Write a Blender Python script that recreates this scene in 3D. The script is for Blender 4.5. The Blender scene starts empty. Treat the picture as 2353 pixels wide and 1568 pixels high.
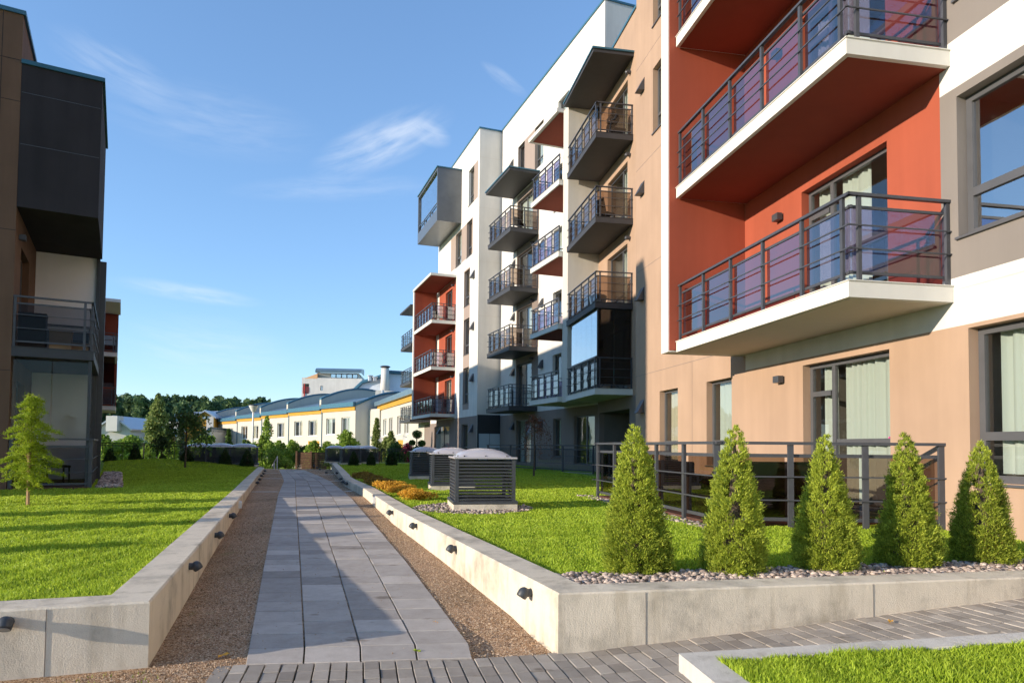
import bpy, math, random
import numpy as np
from mathutils import Vector, Matrix
random.seed(7); RNG = np.random.default_rng(7)
SC = bpy.context.scene; COL = SC.collection
R = math.radians

# ---------------------------------------------------------------- camera
H = 1.38; PITCH = R(2.2); ROLL = R(0.5); FP = 1575.0; CX = 1176.0; CY = 964.0
fwd = Vector((0, math.cos(PITCH), math.sin(PITCH)))
up0 = Vector((0, -math.sin(PITCH), math.cos(PITCH)))
rt = Vector((1, 0, 0)) * math.cos(ROLL) + up0 * math.sin(ROLL)
up = up0 * math.cos(ROLL) - Vector((1, 0, 0)) * math.sin(ROLL)
CAMP = Vector((0, 0, H))
cd = bpy.data.cameras.new('camera'); cam = bpy.data.objects.new('camera', cd); COL.objects.link(cam)
M = Matrix.Identity(4)
for i in range(3):
    M[i][0] = rt[i]; M[i][1] = up[i]; M[i][2] = -fwd[i]; M[i][3] = CAMP[i]
cam.matrix_world = M
cd.sensor_width = 36; cd.lens = 36 * FP / 2352; cd.shift_y = (CY - 784) / 2352
cd.clip_start = .05; cd.clip_end = 3000
SC.camera = cam

def ray(x, y):
    return (fwd + rt * ((x - CX) / FP) + up * ((CY - y) / FP))
def G(x, y, z=0.0):
    v = ray(x, y); t = (z - H) / v.z
    return CAMP + v * t
def atY(x, y, Y):
    v = ray(x, y); return CAMP + v * (Y / v.y)
def gz(Y):
    return float(np.interp(Y, [4.3, 7.7, 11.2, 15, 22, 39, 60], [0, .105, .17, .23, .19, 0, -1.6]))
def GG(x, y):
    z = 0.1
    for _ in range(30):
        p = G(x, y, z); z = .5 * z + .5 * gz(p.y)
    return p

class Frame:
    """vertical plane X + k Y = c ; s runs away from the camera, d outwards, z up"""
    def __init__(s, O, u, n): s.O = Vector(O); s.u = Vector(u).normalized(); s.n = Vector(n).normalized()
    def w(s, a, d, z):
        p = s.O + s.u * a + s.n * d; return Vector((p.x, p.y, z))
    def hit(s, x, y, d=0.0):
        v = ray(x, y); q = s.O + s.n * d; nn = s.n
        t = (q - Vector((0, 0))).dot(nn) / Vector((v.x, v.y)).dot(nn)
        p = CAMP + v * t
        return ((Vector((p.x, p.y)) - s.O).dot(s.u), p.z)
    def S(s, x, d=0.0, y=1000): return s.hit(x, y, d)[0]

# ---------------------------------------------------------------- materials
MATS = {}
def nodes(name):
    m = bpy.data.materials.new(name); m.use_nodes = True; nt = m.node_tree
    b = nt.nodes['Principled BSDF']; return m, nt, b
def N(nt, t, **kw):
    n = nt.nodes.new(t)
    for k, v in kw.items():
        if k in n.inputs: n.inputs[k].default_value = v
        else: setattr(n, k, v)
    return n
def coords(nt, scale=(1, 1, 1), rot=(0, 0, 0)):
    tc = N(nt, 'ShaderNodeNewGeometry'); mp = N(nt, 'ShaderNodeMapping')
    mp.inputs['Scale'].default_value = scale; mp.inputs['Rotation'].default_value = rot
    nt.links.new(tc.outputs['Position'], mp.inputs['Vector']); return mp.outputs['Vector']
def ramp(nt, fac, stops):
    r = N(nt, 'ShaderNodeValToRGB'); e = r.color_ramp.elements
    while len(e) < len(stops): e.new(.5)
    for q, (p, c) in zip(e, stops):
        q.position = p; q.color = (*c, 1) if len(c) == 3 else c
    nt.links.new(fac, r.inputs[0]); return r.outputs[0]
def noise(nt, vec, sc, det=4, rough=.6):
    n = N(nt, 'ShaderNodeTexNoise'); n.inputs['Scale'].default_value = sc; n.inputs['Detail'].default_value = det
    n.inputs['Roughness'].default_value = rough; nt.links.new(vec, n.inputs['Vector']); return n.outputs['Fac']
def bump(nt, b, h, st, dist):
    bp = N(nt, 'ShaderNodeBump'); bp.inputs['Strength'].default_value = st; bp.inputs['Distance'].default_value = dist
    nt.links.new(h, bp.inputs['Height']); nt.links.new(bp.outputs[0], b.inputs['Normal'])
def mul(c, f): return tuple(min(1, x * f) for x in c)
def plain(name, c, rough=.5, metal=0, spec=.5, var=.08, sc=3, bmp=0, bsc=200):
    m, nt, b = nodes(name); v = coords(nt)
    f = noise(nt, v, sc)
    nt.links.new(ramp(nt, f, [(.3, mul(c, 1 - var)), (.7, mul(c, 1 + var))]), b.inputs['Base Color'])
    b.inputs['Roughness'].default_value = rough; b.inputs['Metallic'].default_value = metal
    b.inputs['Specular IOR Level'].default_value = spec
    if bmp: bump(nt, b, noise(nt, v, bsc, 3), bmp, .01)
    MATS[name] = m; return m
def stucco(name, c, streak=.06):
    m, nt, b = nodes(name); v = coords(nt); vs = coords(nt, (1.2, 1.2, .12))
    f = noise(nt, v, .7, 5); f2 = noise(nt, vs, 2.2, 4)
    a = N(nt, 'ShaderNodeMath', operation='ADD'); nt.links.new(f, a.inputs[0]); nt.links.new(f2, a.inputs[1])
    h = N(nt, 'ShaderNodeMath', operation='MULTIPLY'); nt.links.new(a.outputs[0], h.inputs[0]); h.inputs[1].default_value = .5
    nt.links.new(ramp(nt, h.outputs[0], [(.35, mul(c, 1 - streak)), (.65, mul(c, 1 + streak))]), b.inputs['Base Color'])
    b.inputs['Roughness'].default_value = .88; b.inputs['Specular IOR Level'].default_value = .25
    bump(nt, b, noise(nt, v, 260, 3), .25, .004)
    MATS[name] = m; return m
stucco('white', (.64, .615, .565), .09); stucco('beige', (.54, .51, .45), .09); stucco('tan', (.385, .262, .182), .10); stucco('red', (.33, .078, .042), .12)
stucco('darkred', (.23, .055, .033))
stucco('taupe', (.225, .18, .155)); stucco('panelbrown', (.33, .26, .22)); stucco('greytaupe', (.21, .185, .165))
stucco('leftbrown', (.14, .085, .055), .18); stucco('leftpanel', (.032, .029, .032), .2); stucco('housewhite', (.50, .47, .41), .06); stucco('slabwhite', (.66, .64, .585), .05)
stucco('soffit', (.58, .53, .45), .03); stucco('panelwhite', (.78, .81, .85), .04); stucco('paleblue', (.46, .50, .54)); stucco('yellow', (.50, .27, .045)); stucco('peach', (.72, .42, .22))
stucco('hgrey', (.50, .50, .48)); stucco('houseblue', (.60, .66, .74))
plain('metal', (.058, .060, .068), .42, .0, .5, .1, 8); plain('metaldark', (.03, .032, .036), .4); plain('slabdark', (.042, .042, .046), .6)
plain('boxgrey', (.12, .13, .14), .3, .3); plain('frame', (.085, .085, .09), .4); plain('dark', (.015, .015, .017), .9); plain('room', (.16, .14, .12), .9)
plain('teal', (.02, .10, .15), .45); plain('roofteal', (.13, .20, .25), .38, .2, .5, .12, 1.5); plain('roofedge', (.04, .13, .19), .4); plain('zinc', (.42, .44, .48), .35, .5)
plain('whitepaint', (.80, .80, .80), .4); plain('dome', (.47, .44, .45), .25, 0, .5, .04); plain('redpaint', (.45, .04, .03), .4)
plain('lamp', (.045, .05, .055), .45); plain('lens', (.25, .25, .24), .15); plain('bark', (.10, .075, .055), .9, 0, .2, .3, 20, .8, 60); plain('stake', (.45, .28, .15), .8, 0, .2, .2, 15)
plain('deck', (.10, .045, .032), .7, 0, .3, .3, 12); plain('wicker', (.035, .025, .02), .7, 0, .3, .3, 60, .8, 120); plain('cloth', (.012, .013, .018), .9); plain('skin', (.45, .27, .19), .6)
plain('whiteplastic', (.75, .75, .72), .35); plain('bluegreen', (.03, .3, .27), .5); plain('cardboard', (.35, .22, .12), .9); plain('pot', (.25, .06, .03), .7); plain('pink', (.65, .08, .30), .6)
plain('wetsoil', (.05, .035, .025), .9); plain('leafyellow', (.65, .33, .03), .6); plain('hair', (.01, .01, .01), .6)

def glass(name, tint, gl=1.0, rough=.01, ior=1.5, base=.0):
    m, nt, b = nodes(name); nt.nodes.remove(b); out = nt.nodes['Material Output']
    t = N(nt, 'ShaderNodeBsdfTransparent'); t.inputs[0].default_value = (*tint, 1)
    g = N(nt, 'ShaderNodeBsdfGlossy'); g.inputs['Roughness'].default_value = rough; g.inputs['Color'].default_value = (gl, gl, gl, 1)
    ge = N(nt, 'ShaderNodeNewGeometry'); dt = N(nt, 'ShaderNodeVectorMath', operation='DOT_PRODUCT'); nt.links.new(ge.outputs['Normal'], dt.inputs[0]); nt.links.new(ge.outputs['Incoming'], dt.inputs[1])
    def mm(op, p, q=None):
        m_ = N(nt, 'ShaderNodeMath', operation=op)
        for i_, k_ in enumerate((p, q)):
            if k_ is None: continue
            if isinstance(k_, (int, float)): m_.inputs[i_].default_value = k_
            else: nt.links.new(k_, m_.inputs[i_])
        return m_
    r0 = 2 * ((ior - 1) / (ior + 1)) ** 2
    f = mm('ADD', r0, mm('MULTIPLY', 1 - r0, mm('POWER', mm('SUBTRACT', 1.0, mm('ABSOLUTE', dt.outputs['Value']).outputs[0]).outputs[0], 4.2).outputs[0]).outputs[0])
    v = coords(nt); bp = N(nt, 'ShaderNodeBump'); bp.inputs['Strength'].default_value = .15; bp.inputs['Distance'].default_value = .003
    nt.links.new(noise(nt, v, 1.7, 2), bp.inputs['Height']); nt.links.new(bp.outputs[0], g.inputs['Normal'])
    mx = N(nt, 'ShaderNodeMixShader')
    a = N(nt, 'ShaderNodeMath', operation='ADD'); nt.links.new(f.outputs[0], a.inputs[0]); a.inputs[1].default_value = base
    a.use_clamp = True
    nt.links.new(a.outputs[0], mx.inputs[0]); nt.links.new(t.outputs[0], mx.inputs[1]); nt.links.new(g.outputs[0], mx.inputs[2])
    nt.links.new(mx.outputs[0], out.inputs[0]); MATS[name] = m
glass('windowglass', (.90, .93, .91), 1, .01, 1.5, .03)
glass('railglass', (.34, .27, .44), 1, .01, 1.5, .14)
glass('clearglass', (.88, .91, .91), 1, .01, 1.18, .0)
glass('darkglass', (.38, .38, .40), 1, .01, 1.15, .0)
glass('smoke', (.36, .28, .22), 1, .01, 1.4, .0)
glass('coolglass', (.75, .82, .88), 1, .015, 1.6, .38)
glass('panelglass', (.72, .76, .78), 1, .02, 1.4, .0)

def curtain_mat(name, c):
    m, nt, b = nodes(name); out = nt.nodes['Material Output']; b.inputs['Base Color'].default_value = (*c, 1); b.inputs['Roughness'].default_value = .9
    t = N(nt, 'ShaderNodeBsdfTranslucent'); t.inputs[0].default_value = (*c, 1); mx = N(nt, 'ShaderNodeMixShader'); mx.inputs[0].default_value = .3
    nt.links.new(b.outputs[0], mx.inputs[1]); nt.links.new(t.outputs[0], mx.inputs[2]); nt.links.new(mx.outputs[0], out.inputs[0]); MATS[name] = m
curtain_mat('curtain', (.56, .61, .55)); curtain_mat('curtaincream', (.62, .56, .42)); curtain_mat('curtainbrown', (.28, .20, .14))

def concrete(name, c, stain=.5):
    m, nt, b = nodes(name); v = coords(nt); vs = coords(nt, (1, 1, .18))
    f1 = noise(nt, v, 2.3, 8, .65); f2 = noise(nt, vs, 7, 5, .6); f3 = noise(nt, v, 45, 5, .7)
    c1 = ramp(nt, f1, [(.30, mul(c, 1 - stain)), (.50, c), (.75, mul(c, 1.12))])
    c2 = ramp(nt, f2, [(.30, (.72, .70, .66)), (.48, (1, 1, 1))]); c3 = ramp(nt, f3, [(.28, (.62, .60, .56)), (.42, (1, 1, 1))])
    x = N(nt, 'ShaderNodeMixRGB', blend_type='MULTIPLY'); x.inputs[0].default_value = .8; nt.links.new(c1, x.inputs[1]); nt.links.new(c2, x.inputs[2])
    y = N(nt, 'ShaderNodeMixRGB', blend_type='MULTIPLY'); y.inputs[0].default_value = .5; nt.links.new(x.outputs[0], y.inputs[1]); nt.links.new(c3, y.inputs[2])
    nt.links.new(y.outputs[0], b.inputs['Base Color']); b.inputs['Roughness'].default_value = .9; b.inputs['Specular IOR Level'].default_value = .25
    a = N(nt, 'ShaderNodeMath', operation='ADD'); nt.links.new(noise(nt, vs, 14, 6), a.inputs[0]); nt.links.new(noise(nt, v, 120, 4), a.inputs[1])
    bump(nt, b, a.outputs[0], .35, .012); MATS[name] = m
concrete('concrete', (.66, .58, .46), .42); concrete('kerb', (.55, .52, .47), .2)

def attrmat(name, dark, light, rough=.85, bs=90, bst=.3, wet=False):
    m, nt, b = nodes(name); at = N(nt, 'ShaderNodeAttribute', attribute_name='tone'); v = coords(nt)
    base = ramp(nt, at.outputs['Fac'], [(0, dark), (1, light)])
    f = ramp(nt, noise(nt, v, 6, 6, .7), [(.3, (.78, .76, .74)), (.6, (1.0, 1.0, 1.0))]); f2 = ramp(nt, noise(nt, v, 130, 3), [(.25, (.7, .7, .7)), (.5, (1, 1, 1))])
    x = N(nt, 'ShaderNodeMixRGB', blend_type='MULTIPLY'); x.inputs[0].default_value = .9; nt.links.new(base, x.inputs[1]); nt.links.new(f, x.inputs[2])
    y = N(nt, 'ShaderNodeMixRGB', blend_type='MULTIPLY'); y.inputs[0].default_value = .6; nt.links.new(x.outputs[0], y.inputs[1]); nt.links.new(f2, y.inputs[2])
    last = y.outputs[0]
    if wet:
        wn = ramp(nt, noise(nt, coords(nt, (1, 2.4, 1)), 2.1, 4, .6), [(.64, (1, 1, 1)), (.70, (.58, .54, .50))])
        z = N(nt, 'ShaderNodeMixRGB', blend_type='MULTIPLY'); z.inputs[0].default_value = 1; nt.links.new(last, z.inputs[1]); nt.links.new(wn, z.inputs[2]); last = z.outputs[0]
    nt.links.new(last, b.inputs['Base Color']); b.inputs['Roughness'].default_value = rough; b.inputs['Specular IOR Level'].default_value = .3
    bump(nt, b, noise(nt, v, bs, 5, .7), bst, .006); MATS[name] = m
attrmat('slabs', (.32, .288, .26), (.52, .475, .43), wet=True); attrmat('bricks', (.24, .21, .18), (.46, .41, .35), .85, 90, .3, True)
attrmat('grit', (.22, .14, .08), (.64, .48, .33), .9, 40, .1); attrmat('pebble', (.12, .085, .07), (.68, .55, .46), .75, 40, .2)

def gravel():
    m, nt, b = nodes('gravel'); v = coords(nt)
    vo = N(nt, 'ShaderNodeTexVoronoi'); vo.inputs['Scale'].default_value = 135; nt.links.new(v, vo.inputs['Vector'])
    sp = N(nt, 'ShaderNodeSeparateColor'); nt.links.new(vo.outputs['Color'], sp.inputs[0])
    c = ramp(nt, sp.outputs[0], [(0, (.14, .075, .035)), (.45, (.40, .26, .155)), (.8, (.58, .40, .25)), (1, (.76, .66, .52))])
    big = ramp(nt, noise(nt, v, 1.3, 6), [(.35, (.72, .70, .66)), (.62, (1.05, 1.0, .98))])
    x = N(nt, 'ShaderNodeMixRGB', blend_type='MULTIPLY'); x.inputs[0].default_value = 1; nt.links.new(c, x.inputs[1]); nt.links.new(big, x.inputs[2])
    moss = ramp(nt, noise(nt, v, 2.6, 7, .7), [(.60, (0, 0, 0)), (.72, (.55, .55, .55))])
    y = N(nt, 'ShaderNodeMixRGB'); nt.links.new(moss, y.inputs[0]); nt.links.new(x.outputs[0], y.inputs[1]); y.inputs[2].default_value = (.16, .17, .05, 1)
    nt.links.new(y.outputs[0], b.inputs['Base Color']); b.inputs['Roughness'].default_value = .95; b.inputs['Specular IOR Level'].default_value = .15
    inv = N(nt, 'ShaderNodeMath', operation='SUBTRACT'); inv.inputs[0].default_value = 1; nt.links.new(vo.outputs['Distance'], inv.inputs[1])
    bump(nt, b, inv.outputs[0], .9, .008); MATS['gravel'] = m
gravel()
def leaf(name, dark, light, trans=.35, rough=.6, spec=.25, brown=False):
    m, nt, b = nodes(name); out = nt.nodes['Material Output']; g = N(nt, 'ShaderNodeNewGeometry')
    v = coords(nt)
    a = N(nt, 'ShaderNodeMath', operation='ADD'); nt.links.new(g.outputs['Random Per Island'], a.inputs[0]); nt.links.new(noise(nt, v, 1.1, 3), a.inputs[1])
    h = N(nt, 'ShaderNodeMath', operation='MULTIPLY'); nt.links.new(a.outputs[0], h.inputs[0]); h.inputs[1].default_value = .5
    c = ramp(nt, h.outputs[0], [(.2, dark), (.72, light)] if not brown else [(.0, (.16, .08, .03)), (.155, (.16, .08, .03)), (.20, dark), (.72, light), (.86, mul(light, 1.25))]); nt.links.new(c, b.inputs['Base Color'])
    b.inputs['Roughness'].default_value = rough; b.inputs['Specular IOR Level'].default_value = spec
    t = N(nt, 'ShaderNodeBsdfTranslucent'); nt.links.new(c, t.inputs[0]); mx = N(nt, 'ShaderNodeMixShader'); mx.inputs[0].default_value = trans
    nt.links.new(b.outputs[0], mx.inputs[1]); nt.links.new(t.outputs[0], mx.inputs[2]); nt.links.new(mx.outputs[0], out.inputs[0]); MATS[name] = m
leaf('grass', (.215, .33, .014), (.54, .67, .07), .45, .5, brown=True)
leaf('spruce', (.12, .18, .018), (.56, .63, .075), .35, brown=True)
leaf('larch', (.16, .25, .015), (.42, .52, .04), .45)
leaf('darkcone', (.03, .055, .02), (.06, .10, .03), .2)
leaf('forest', (.04, .09, .045), (.14, .21, .08), .25); leaf('shrub', (.12, .21, .03), (.36, .50, .08), .4); leaf('darkshrub', (.05, .10, .03), (.16, .25, .06), .3)
leaf('birch', (.15, .21, .05), (.34, .40, .13), .4); leaf('golden', (.50, .25, .03), (.85, .50, .06), .35); leaf('bronze', (.16, .11, .02), (.35, .22, .04), .3)
leaf('redleaf', (.10, .035, .02), (.22, .10, .05), .3); leaf('magenta', (.12, .02, .04), (.30, .05, .10), .3); leaf('bluespruce', (.06, .10, .06), (.15, .19, .11), .2)
def soil():
    m, nt, b = nodes('turf'); v = coords(nt)
    nt.links.new(ramp(nt, noise(nt, v, 9, 6, .7), [(.3, (.10, .16, .010)), (.7, (.24, .36, .022))]), b.inputs['Base Color'])
    b.inputs['Roughness'].default_value = .95; bump(nt, b, noise(nt, v, 160, 3), .7, .02); MATS['turf'] = m
soil()
def woodfence():
    m, nt, b = nodes('boards'); v = coords(nt, (1, 1, 1))
    nt.links.new(ramp(nt, noise(nt, coords(nt, (.6, .6, 9)), 2, 4), [(.3, (.07, .035, .02)), (.7, (.20, .11, .06))]), b.inputs['Base Color']); b.inputs['Roughness'].default_value = .85; MATS['boards'] = m
woodfence()

# ---------------------------------------------------------------- mesh building
class MB:
    def __init__(s): s.v = []; s.f = []; s.m = []; s.ns = []
    def add(s, vs, fs, m=0):
        b = len(s.v); s.v += [tuple(p) for p in vs]; s.f += [tuple(b + i for i in f) for f in fs]; s.m += [m] * len(fs)
    def quad(s, a, b, c, d, m=0): s.add([a, b, c, d], [(0, 1, 2, 3)], m)
    def hexa(s, p, m=0):   # 8 points: bottom 4 then top 4
        s.add(p, [(3, 2, 1, 0), (4, 5, 6, 7), (0, 1, 5, 4), (1, 2, 6, 5), (2, 3, 7, 6), (3, 0, 4, 7)], m)
    def box(s, x0, x1, y0, y1, z0, z1, m=0):
        s.hexa([(x0, y0, z0), (x1, y0, z0), (x1, y1, z0), (x0, y1, z0), (x0, y0, z1), (x1, y0, z1), (x1, y1, z1), (x0, y1, z1)], m)
    def fbox(s, F, a0, a1, d0, d1, z0, z1, m=0):
        q = [(a0, d0), (a1, d0), (a1, d1), (a0, d1)]
        s.hexa([F.w(a, d, z0) for a, d in q] + [F.w(a, d, z1) for a, d in q], m)
    def prism(s, pts, z0, z1, m=0, mtop=None):
        n = len(pts); zz0 = z0 if callable(z0) else (lambda p: z0); zz1 = z1 if callable(z1) else (lambda p: z1)
        vs = [(p[0], p[1], zz0(p)) for p in pts] + [(p[0], p[1], zz1(p)) for p in pts]
        s.add(vs, [(i, (i + 1) % n, (i + 1) % n + n, i + n) for i in range(n)], m)
        s.add(vs, [tuple(range(n - 1, -1, -1))], m); s.add(vs, [tuple(range(n, 2 * n))], m if mtop is None else mtop)
    def bar(s, a, b, w, h=None, m=0):
        a = Vector(a); b = Vector(b); h = h or w; d = (b - a).normalized()
        q = Vector((0, 0, 1)) if abs(d.z) < .9 else Vector((1, 0, 0))
        x = d.cross(q).normalized() * w / 2; y = x.cross(d).normalized() * h / 2
        s.hexa([a - x - y, a + x - y, b + x - y, b - x - y, a - x + y, a + x + y, b + x + y, b - x + y], m)
    def tube(s, pts, rs, seg=8, m=0, cap=True):
        pts = [Vector(p) for p in pts]
        if not hasattr(rs, '__len__'): rs = [rs] * len(pts)
        b = len(s.v); ref = Vector((.3, .9, .1)).normalized()
        for i, p in enumerate(pts):
            d = (pts[min(i + 1, len(pts) - 1)] - pts[max(i - 1, 0)]).normalized()
            x = d.cross(ref); x = x.normalized() if x.length > .05 else d.cross(Vector((0, 0, 1))).normalized(); y = d.cross(x)
            for k in range(seg):
                an = 2 * math.pi * k / seg; s.v.append(tuple(p + (x * math.cos(an) + y * math.sin(an)) * rs[i]))
        for i in range(len(pts) - 1):
            for k in range(seg):
                k2 = (k + 1) % seg; s.f.append((b + i * seg + k, b + i * seg + k2, b + (i + 1) * seg + k2, b + (i + 1) * seg + k)); s.m.append(m)
        if cap:
            s.f.append(tuple(b + k for k in range(seg - 1, -1, -1))); s.m.append(m)
            e = b + (len(pts) - 1) * seg; s.f.append(tuple(e + k for k in range(seg))); s.m.append(m)
    def ball(s, c, r, m=0, seg=10, rings=6, sq=(1, 1, 1)):
        c = Vector(c); b = len(s.v)
        for i in range(rings + 1):
            th = math.pi * i / rings
            for k in range(seg):
                ph = 2 * math.pi * k / seg
                s.v.append((c.x + r * sq[0] * math.sin(th) * math.cos(ph), c.y + r * sq[1] * math.sin(th) * math.sin(ph), c.z + r * sq[2] * math.cos(th)))
        for i in range(rings):
            for k in range(seg):
                k2 = (k + 1) % seg; s.f.append((b + i * seg + k, b + (i + 1) * seg + k, b + (i + 1) * seg + k2, b + i * seg + k2)); s.m.append(m)

ORG = {}
def finish(me, name, mats, parent, smooth=False):
    o = bpy.data.objects.new(name, me); COL.objects.link(o)
    for m in mats: me.materials.append(MATS[m])
    if smooth: me.polygons.foreach_set('use_smooth', [True] * len(me.polygons))
    if parent is not None: o.parent = parent
    ORG[o.name] = ORG.get(parent.name, Vector((0, 0, 0))) if parent is not None else Vector((0, 0, 0))
    return o
def obj(name, mb, mats, parent=None, smooth=False, bevel=0, tone=None, at=None):
    """link a mesh; vertices are given in world (or the thing's local) space"""
    mats = [mats] if isinstance(mats, str) else mats
    org = ORG.get(parent.name, Vector((0, 0, 0))) if parent is not None else Vector((0, 0, 0))
    if parent is None:
        if at is None and mb.v:
            a = np.array(mb.v); at = Vector(((a[:, 0].min() + a[:, 0].max()) / 2, (a[:, 1].min() + a[:, 1].max()) / 2, a[:, 2].min()))
        org = Vector(at)
    me = bpy.data.meshes.new(name)
    me.from_pydata([(x - org.x, y - org.y, z - org.z) for x, y, z in mb.v], [], mb.f)
    me.polygons.foreach_set('material_index', mb.m)
    if tone is not None:
        a = me.attributes.new('tone', 'FLOAT', 'FACE'); a.data.foreach_set('value', tone)
    me.update()
    o = finish(me, name, mats, parent, smooth)
    if parent is None: o.location = org; ORG[o.name] = org.copy()
    if bevel:
        bv = o.modifiers.new('bevel', 'BEVEL'); bv.width = bevel; bv.segments = 2; bv.limit_method = 'ANGLE'
    return o
def tag(o, label=None, cat=None, group=None, kind=None):
    if label: o['label'] = label
    if cat: o['category'] = cat
    if group: o['group'] = group
    if kind: o['kind'] = kind
    return o
def thing(name, label, cat, loc=(0, 0, 0), rz=0, group=None, local=False):
    o = bpy.data.objects.new(name, None); COL.objects.link(o); o.empty_display_size = .2
    o.location = loc; o.rotation_euler = (0, 0, rz); tag(o, label, cat, group)
    ORG[o.name] = Vector((0, 0, 0)) if local else Vector(loc); return o
def dup(root, loc, rz=0, label=None, group=None, sc=1.0):
    r = root.copy(); COL.objects.link(r); r.location = loc; r.rotation_euler = (0, 0, rz); r.scale = (sc, sc, sc) if not hasattr(sc, '__len__') else sc
    if label: r['label'] = label
    if group: r['group'] = group
    for ch in list(root.children):
        c = ch.copy(); COL.objects.link(c); c.parent = r
        for g in list(ch.children):
            d = g.copy(); COL.objects.link(d); d.parent = c
    return r

# ---- leaf clouds (numpy) -------------------------------------------------
def leaf_mesh(name, P, size, mats, parent, tri=True, up=None, elong=1.0, wid=1.0):
    """P: n x 3 local points; one small face each, random orientation"""
    n = len(P); a = RNG.normal(size=(n, 3)); a /= np.linalg.norm(a, axis=1)[:, None]
    if up is not None:
        a = a * .6 + up; a /= np.linalg.norm(a, axis=1)[:, None]
    b = RNG.normal(size=(n, 3)); b -= (a * b).sum(1)[:, None] * a; b /= np.linalg.norm(b, axis=1)[:, None]
    s = (size * (.6 + .8 * RNG.random(n)))[:, None] if not hasattr(size, '__len__') else size[:, None]
    a = a * s * elong; b = b * s
    if tri:
        V = np.stack([P - b * .5 * wid, P + b * .5 * wid, P + a], 1).reshape(-1, 3); k = 3
    else:
        V = np.stack([P - a * .5, P + b * .35, P + a * .5, P - b * .35], 1).reshape(-1, 3); k = 4
    me = bpy.data.meshes.new(name); me.vertices.add(len(V)); me.vertices.foreach_set('co', V.ravel())
    me.loops.add(n * k); me.loops.foreach_set('vertex_index', np.arange(n * k)); me.polygons.add(n)
    me.polygons.foreach_set('loop_start', np.arange(n) * k); me.polygons.foreach_set('loop_total', np.full(n, k))
    me.update(calc_edges=True)
    return finish(me, name, [mats] if isinstance(mats, str) else mats, parent)
def blob(c, r, n, shell=.55):
    d = RNG.normal(size=(n, 3)); d /= np.linalg.norm(d, axis=1)[:, None]
    rr = (shell + (1 - shell) * RNG.random(n)) [:, None]
    return np.array(c) + d * rr * np.array(r)
# ================================================================ SETTING
V2 = lambda p: Vector((p[0], p[1]))
def offset(pts, t):
    """shift a polyline sideways by t (positive = left of travel)"""
    out = []
    for i, p in enumerate(pts):
        a = V2(pts[max(i - 1, 0)]); b = V2(pts[i]); c = V2(pts[min(i + 1, len(pts) - 1)])
        d1 = (b - a) if i > 0 else (c - b); d2 = (c - b) if i < len(pts) - 1 else (b - a)
        d1.normalize(); d2.normalize(); n1 = Vector((-d1.y, d1.x)); n2 = Vector((-d2.y, d2.x)); m = (n1 + n2)
        m = m / max(.3, m.length_squared / 2); out.append(V2(p) + m * t)
    return out
ZW = .40; ZL = .36
LC = G(344, 1380, ZW); RCn = G(1282.5, 1362, ZW)
lf = G(0, 1400, ZW); dlf = (V2(lf) - V2(LC)).normalized()
LW = [V2(LC)] + [V2(G(x, y, ZW)) for x, y in [(430, 1283), (565, 1126.3), (588, 1096)]]
e = (LW[-1] - LW[1]).normalized(); LW += [LW[-1] + e * 9, LW[-1] + e * 15 + Vector((-1.2, 0)), LW[-1] + e * 16.5 + Vector((-4, 1))]
LWfull = [V2(LC) + dlf * 5] + LW
RW = [V2(RCn)] + [V2(G(x, y, ZW)) for x, y in [(905, 1167), (832, 1119.4), (790.7, 1099), (773.5, 1077)]]
RW += [RW[-1] + (RW[-1] - RW[-2]).normalized() * 5.0, RW[-1] + (RW[-1] - RW[-2]).normalized() * 10.5]
rf = G(2352, 1325, ZW); drf = (V2(rf) - V2(RCn)).normalized()
RWfull = RW[::-1] + [V2(RCn) + drf * 9]
LI = offset(LWfull, .27); RI = offset(RWfull, .27)

def bz(x): return .068 * max(0.0, x - .45)
# distant ground
mb = MB(); S0 = 1500
mb.add([(-S0, -S0, -1.7), (S0, -S0, -1.7), (S0, S0, -1.7), (-S0, S0, -1.7)], [(0, 1, 2, 3)])
tag(obj('ground', mb, 'turf'), kind='structure')
# gravel beds (ground of the courtyard)
mb = MB(); xs = np.linspace(-24, 14, 39); ys = list(np.linspace(-6, 46, 105))
for y in ys:
    for x in xs: mb.v.append((x, y, gz(y) - .010 + (bz(x) - .035 if y < 5.4 and x > -2.0 else 0)))
for j in range(len(ys) - 1):
    for i in range(len(xs) - 1):
        a = j * len(xs) + i; mb.f.append((a, a + 1, a + 1 + len(xs), a + len(xs))); mb.m.append(0)
tag(obj('gravel_beds', mb, 'gravel'), kind='structure')
mb = MB(); mb.box(-24, 14, 45.9, 46.2, -1.7, -.35); tag(obj('courtyard_edge', mb, 'kerb'), kind='structure')

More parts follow.
